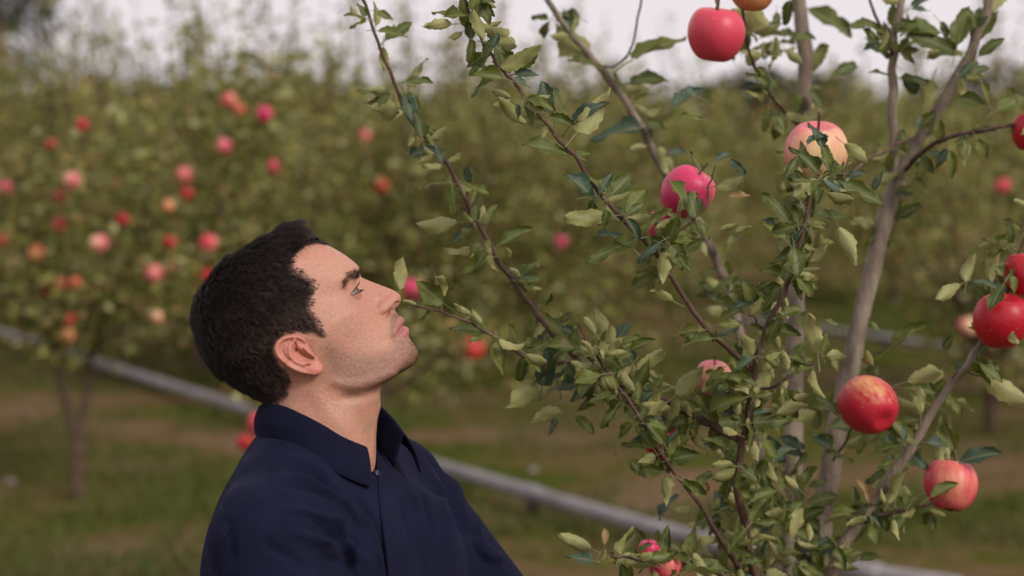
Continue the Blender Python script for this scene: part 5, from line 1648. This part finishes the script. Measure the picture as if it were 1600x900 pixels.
# soft folds from the collar down the front, round the near shoulder and under the far arm
for poly, w, a in [
    ([(500, 742), (535, 775), (570, 815), (590, 860), (600, 905)], 7, 2.6), ([(480, 735), (520, 765), (555, 795), (585, 850), (592, 905)], 5, -2.0),
    ([(545, 765), (575, 800), (595, 845), (607, 905)], 5, -1.8), ([(430, 745), (480, 752), (530, 785), (562, 815)], 6, 2.0),
    ([(432, 728), (480, 738), (525, 765)], 5, -1.4), ([(436, 760), (490, 768), (540, 798), (572, 840)], 4, -1.2),
    ([(440, 715), (480, 724), (520, 748)], 5, 1.3),
    ([(640, 760), (652, 800), (660, 850), (664, 905)], 7, 2.4), ([(652, 745), (668, 800), (680, 850), (684, 905)], 6, -1.9),
    ([(668, 730), (690, 780), (704, 840), (708, 905)], 6, 2.2), ([(625, 770), (634, 820), (646, 870), (650, 905)], 5, -1.6),
    ([(655, 700), (690, 740), (708, 790), (716, 850)], 5, -1.5), ([(690, 715), (716, 770), (730, 830), (738, 890)], 6, 1.6),
    ([(716, 800), (740, 850), (770, 890)], 8, -2.5), ([(730, 830), (760, 868), (790, 880)], 7, 2.6),
    ([(500, 800), (530, 830), (552, 868), (560, 905)], 6, 2.2), ([(470, 800), (515, 832), (540, 872), (548, 905)], 6, -1.6),
    ([(450, 830), (500, 850), (530, 880)], 8, 1.6), ([(400, 840), (450, 870), (490, 900)], 9, -1.2),
    ([(572, 852), (520, 818), (470, 800), (430, 800)], 5, 1.3), ([(576, 866), (525, 838), (470, 822)], 5, -1.2), ([(578, 878), (530, 856), (480, 846)], 5, 1.3), ([(580, 893), (535, 878), (490, 872)], 5, -1.2),
    ([(640, 790), (630, 840), (640, 890)], 4, 1.0), ([(700, 760), (692, 820), (694, 890)], 4, -1.0), ([(745, 800), (752, 845), (790, 880)], 5, 1.2),
    ([(350, 800), (360, 840), (362, 890)], 9, -1.0), ([(395, 710), (372, 750), (352, 800)], 9, 0.9)]:
    D += fold(poly, w * 0.9, 3.8 * a * mmx)
# stitched seams
for poly in ([(338, 905), (341, 870), (354, 836), (384, 802), (418, 780), (452, 775), (489, 779), (519, 796), (553, 823), (570, 850), (580, 887), (582, 905)],
             [(443, 690), (428, 711), (423, 745), (425, 777)]):
    D += fold(poly, 2.4, -2.2 * mmx, 0.02)
    D += fold([(x, y + 5) for x, y in poly], 3.0, 1.1 * mmx, 0.02)
arm = poly_sd(sx, sy, [(337, 905), (341, 870), (354, 836), (384, 802), (418, 780), (452, 775), (489, 779), (519, 796), (553, 823), (570, 850), (580, 887), (582, 905)])
D += 1.8 * mmx * sstep(-1, 3, arm) * facing
wv = SV * np.array((9, 9, 5))
D += 0.0016 * np.array([mnoise.noise(Vector(v)) for v in wv]) + 0.0007 * np.array([mnoise.noise(Vector(v * 3.2)) for v in wv])
SV = SV + SN * D[:, None]

def cloth(name, c, c2, bump=0.35):
    m, nt, ns, ls, b = nmat(name)
    co = ns.new('ShaderNodeTexCoord')
    n1 = noise_node(ns, ls, 22, 4, 0.6, co.outputs['Object'])
    n2 = noise_node(ns, ls, 1500, 2, 0.6, co.outputs['Object'])
    mx = ns.new('ShaderNodeMath'); mx.operation = 'MULTIPLY_ADD'
    mx.inputs[1].default_value = 0.4
    ls.new(n2.outputs[0], mx.inputs[0]); ls.new(n1.outputs[0], mx.inputs[2])
    rp = ramp(ns, [(0.45, c), (0.95, c2)])
    ls.new(mx.outputs[0], rp.inputs[0]); ls.new(rp.outputs[0], b.inputs['Base Color'])
    b.inputs['Roughness'].default_value = 0.9
    b.inputs['Specular IOR Level'].default_value = 0.08
    b.inputs['Sheen Weight'].default_value = 0.06
    b.inputs['Sheen Roughness'].default_value = 0.4
    b.inputs['Sheen Tint'].default_value = (0.35, 0.4, 0.75, 1)
    bp = ns.new('ShaderNodeBump'); bp.inputs['Strength'].default_value = bump; bp.inputs['Distance'].default_value = 0.0008
    ls.new(n2.outputs[0], bp.inputs['Height']); ls.new(bp.outputs[0], b.inputs['Normal'])
    return m
M_navy = cloth('navy_knit', (0.0058, 0.0064, 0.0185), (0.0098, 0.0108, 0.030))
SHIRT = mesh('polo_shirt', b2w(SV) - PLOC, SQ, M_navy, PERSON)
SHIRT['label'] = 'navy long sleeved polo shirt with soft folds'

# collar: stand inside, fold at the top, leaf outside
near = dict(top=[(-.071, 0, .033), (-.056, -.040, .036), (-.020, -.063, .0415), (.020, -.062, .027), (.050, -.042, .005), (.066, -.018, -.009)],
            out=[(-.079, 0, .000), (-.056, -.046, .004), (-.022, -.075, .006), (.020, -.080, -.008), (.056, -.068, -.030), (.082, -.046, -.047)])
far = dict(top=[(-.056, .040, .036), (-.020, .063, .0435), (.022, .064, .040), (.060, .051, .022), (.092, .031, .000)],
           out=[(-.060, .048, .004), (-.024, .077, .004), (.024, .086, -.006), (.072, .079, -.020), (.106, .042, -.043)])
top = catmull(np.array(near['top'][::-1] + far['top'], float), 8)
out = catmull(np.array(near['out'][::-1] + far['out'], float), 8)
cenl = np.array((0.0, 0, 0.0))
cv, cf = [], []
prof = []
for tpt, opt in zip(top, out):
    inw = np.array((tpt[0] * 0.88, tpt[1] * 0.88, tpt[2] - 0.036))
    mid_ = (tpt + opt) / 2
    rad_ = np.array((mid_[0], mid_[1], 0.0)); rad_ /= max(np.linalg.norm(rad_), 1e-6)
    line = [inw, inw * 0.4 + tpt * 0.6 - rad_ * 0.001, tpt - rad_ * 0.0015, tpt + rad_ * 0.002 + np.array((0, 0, .0015)), tpt * 0.7 + opt * 0.3 + rad_ * 0.0055,
            mid_ + rad_ * 0.006, tpt * 0.2 + opt * 0.8 + rad_ * 0.0045, opt + rad_ * 0.002]
    prof.append(catmull(np.array(line), 3))
prof = np.array(prof)
ncs, npf = prof.shape[:2]
for i in range(ncs - 1):
    for j in range(npf - 1):
        cf.append((i * npf + j, i * npf + j + 1, (i + 1) * npf + j + 1, (i + 1) * npf + j))
COLLAR = mesh('collar', b2w(prof.reshape(-1, 3)) - PLOC, cf, cloth('navy_rib', (0.0050, 0.0055, 0.0158), (0.0084, 0.0092, 0.026), 0.6), SHIRT)
so = COLLAR.modifiers.new('thick', 'SOLIDIFY'); so.thickness = 0.0022; so.offset = 0

def on_shirt(px, py, lift=0.0):
    o = CAM
    dd = P(px, py, 1.0) - CAM
    dd = dd / np.linalg.norm(dd)
    t = 1.9
    for _ in range(90):
        s = shirt_sdf(w2b(o + dd * t)[None])[0]
        t += s * 0.8
        if abs(s) < 1e-5: break
    return o + dd * t - dd * lift

# placket: an overlapping strip with a stitched edge
lf = catmull(np.array([(588, 716), (589, 740), (591, 775), (596, 815), (602, 860), (607, 912)], float), 6)
rt = catmull(np.array([(615, 708), (616, 735), (617, 770), (621, 815), (627, 860), (634, 912)], float), 6)
pv, pf = [], []
NW = 8
for a_, b2 in zip(lf, rt):
    for k_ in range(NW + 1):
        u = k_ / NW
        q_ = a_ * (1 - u) + b2 * u
        pv.append(on_shirt(q_[0], q_[1], 0.0032 - 0.0026 * (u < 0.01) + 0.001 * (u > 0.8)))
for i in range(len(lf) - 1):
    for j in range(NW):
        pf.append((i * (NW + 1) + j, (i + 1) * (NW + 1) + j, (i + 1) * (NW + 1) + j + 1, i * (NW + 1) + j + 1))
PL = mesh('placket', np.array(pv) - PLOC, pf, M_navy, SHIRT)
so = PL.modifiers.new('thick', 'SOLIDIFY'); so.thickness = 0.0028; so.offset = 0
# button with a rim and four holes
def lathe(prof, seg=24):
    v, f = [], []
    for r_, z_ in prof:
        for j in range(seg):
            v.append((r_ * math.cos(2 * math.pi * j / seg), r_ * math.sin(2 * math.pi * j / seg), z_))
    for i in range(len(prof) - 1):
        for j in range(seg):
            f.append((i * seg + j, i * seg + (j + 1) % seg, (i + 1) * seg + (j + 1) % seg, (i + 1) * seg + j))
    return np.array(v), f
m_btn, _, _, _, bb = nmat('button'); bb.inputs['Base Color'].default_value = (0.012, 0.013, 0.03, 1); bb.inputs['Roughness'].default_value = 0.25
for (bx, by) in ((589, 739),):
    c0 = on_shirt(bx, by, 0.005)
    n0_ = on_shirt(bx + 6, by, 0) - on_shirt(bx - 6, by, 0)
    n1_ = on_shirt(bx, by + 6, 0) - on_shirt(bx, by - 6, 0)
    nb = np.cross(n1_, n0_); nb /= np.linalg.norm(nb)
    if nb @ ray > 0: nb = -nb
    v, f = lathe([(0.0, 0.0004), (0.0007, 0.0004), (0.0009, -0.0002), (0.0017, -0.0002), (0.0019, 0.0004), (0.0034, 0.0006), (0.0040, 0.0013), (0.0048, 0.0013), (0.0053, 0.0004), (0.0053, -0.0012)])
    qd = Vector(nb).to_track_quat('Z', 'Y').to_matrix()
    mesh('button', (np.array(qd) @ v.T).T + c0 - PLOC, f, m_btn, SHIRT)

# ------------------------------------------------ hands and legs, below the frame
def hand(p):
    d = np.full(len(p), 1e9)
    for s, el, wr in ((-1, ELN, WRN), (1, ELF, WRF)):
        wr, el = np.array(wr), np.array(el)
        ax = (wr - el) / np.linalg.norm(wr - el)
        sd_ = np.array((0.15, -s * 0.35, 0.9)); sd_ -= ax * (sd_ @ ax); sd_ /= np.linalg.norm(sd_)
        nn_ = np.cross(ax, sd_) * s
        d = np.minimum(d, cone(p, wr - ax * 0.04, wr + ax * 0.01, 0.029, 0.026))
        pc = wr + ax * 0.05
        q_ = np.stack([(p - pc) @ ax, (p - pc) @ sd_, (p - pc) @ nn_], 1)
        d = smin(d, ellip(q_, (0, 0, 0), (0.055, 0.043, 0.017)), 0.012)
        for i, (o_, l_) in enumerate(((0.031, .066), (0.011, .075), (-0.010, .070), (-0.029, .054))):
            k0 = wr + ax * 0.088 + sd_ * o_
            k1 = k0 + ax * l_ * 0.5 - nn_ * 0.008
            k2 = k1 + ax * l_ * 0.38 - nn_ * 0.022
            d = smin(d, cone(p, k0, k1, 0.0098, 0.0088), 0.004)
            d = np.minimum(d, cone(p, k1, k2, 0.0088, 0.0075))
        t0_ = wr + ax * 0.030 + sd_ * 0.034
        t1_ = t0_ + ax * 0.034 + sd_ * 0.022 - nn_ * 0.010
        d = smin(d, cone(p, t0_, t1_, 0.0125, 0.0105), 0.008)
        d = np.minimum(d, cone(p, t1_, t1_ + ax * 0.030 + sd_ * 0.004 - nn_ * 0.010, 0.0105, 0.0085))
    return d
hv, hq = surface_nets(hand, (0.24, -0.26, -0.56), (0.56, 0.22, -0.30), 0.0035)
tv_, tq_ = surface_nets(lambda p: shirt_sdf(p) + 0.012, (-0.17, -0.36, -0.67), (0.42, 0.32, 0.08), 0.012)     # body under the shirt
hq = np.concatenate([hq, tq_ + len(hv)]); hv = np.concatenate([hv, tv_])
hcol = np.tile(np.array((0.56, 0.335, 0.245)), (len(hv), 1))
bm_me = BODY.data
allV2 = np.concatenate([head2w(allV) - PLOC, b2w(hv) - PLOC])
allF2 = allF + [tuple(int(i) + len(allV) for i in f) for f in hq]
old = BODY
BODY.data = mesh(None, allV2, allF2, M_skin, cols=np.concatenate([cols, hcol]))
bpy.data.meshes.remove(bm_me)

GZ = -BO[2]
def legs(p):
    d = ellip(p, (-0.005, 0, -0.66), (0.118, 0.168, 0.13))
    for s in (-1, 1):
        kn = (0.015 + 0.02 * s, s * 0.095, GZ + 0.49)
        d = smin(d, cone(p, (0, s * 0.085, -0.72), kn, 0.088, 0.064), 0.04)
        d = smin(d, cone(p, kn, (-0.03 + 0.02 * s, s * 0.10, GZ + 0.07), 0.064, 0.055), 0.03)
    d = np.maximum(d, (GZ + 0.06) - p[:, 2])
    return np.maximum(d, p[:, 2] + 0.60)
lv, lq = surface_nets(legs, (-0.17, -0.22, GZ), (0.17, 0.22, -0.58), 0.012)
mesh('trousers', b2w(lv) - PLOC, lq, cloth('dark_denim', (0.02, 0.024, 0.035), (0.035, 0.04, 0.055)), PERSON)
def shoe_sdf(s):
    def f(p):
        d = ellip(p, (0.045 + 0.02 * s, s * 0.105, GZ + 0.04), (0.145, 0.048, 0.048))
        d = smin(d, cone(p, (-0.03 + 0.02 * s, s * 0.10, GZ + 0.05), (-0.03 + 0.02 * s, s * 0.10, GZ + 0.10), 0.050, 0.045), 0.03)
        d = np.maximum(d, p[:, 2] - GZ - 0.11)
        return np.maximum(d, GZ + 0.004 - p[:, 2])
    return f
m_shoe, _, _, _, bb = nmat('shoe_leather'); bb.inputs['Base Color'].default_value = (0.05, 0.03, 0.02, 1); bb.inputs['Roughness'].default_value = 0.5
for s in (-1, 1):
    v, q_ = surface_nets(shoe_sdf(s), (-0.15, -0.2, GZ - 0.01), (0.24, 0.2, GZ + 0.13), 0.008)
    mesh('shoe', b2w(v) - PLOC, q_, m_shoe, PERSON)
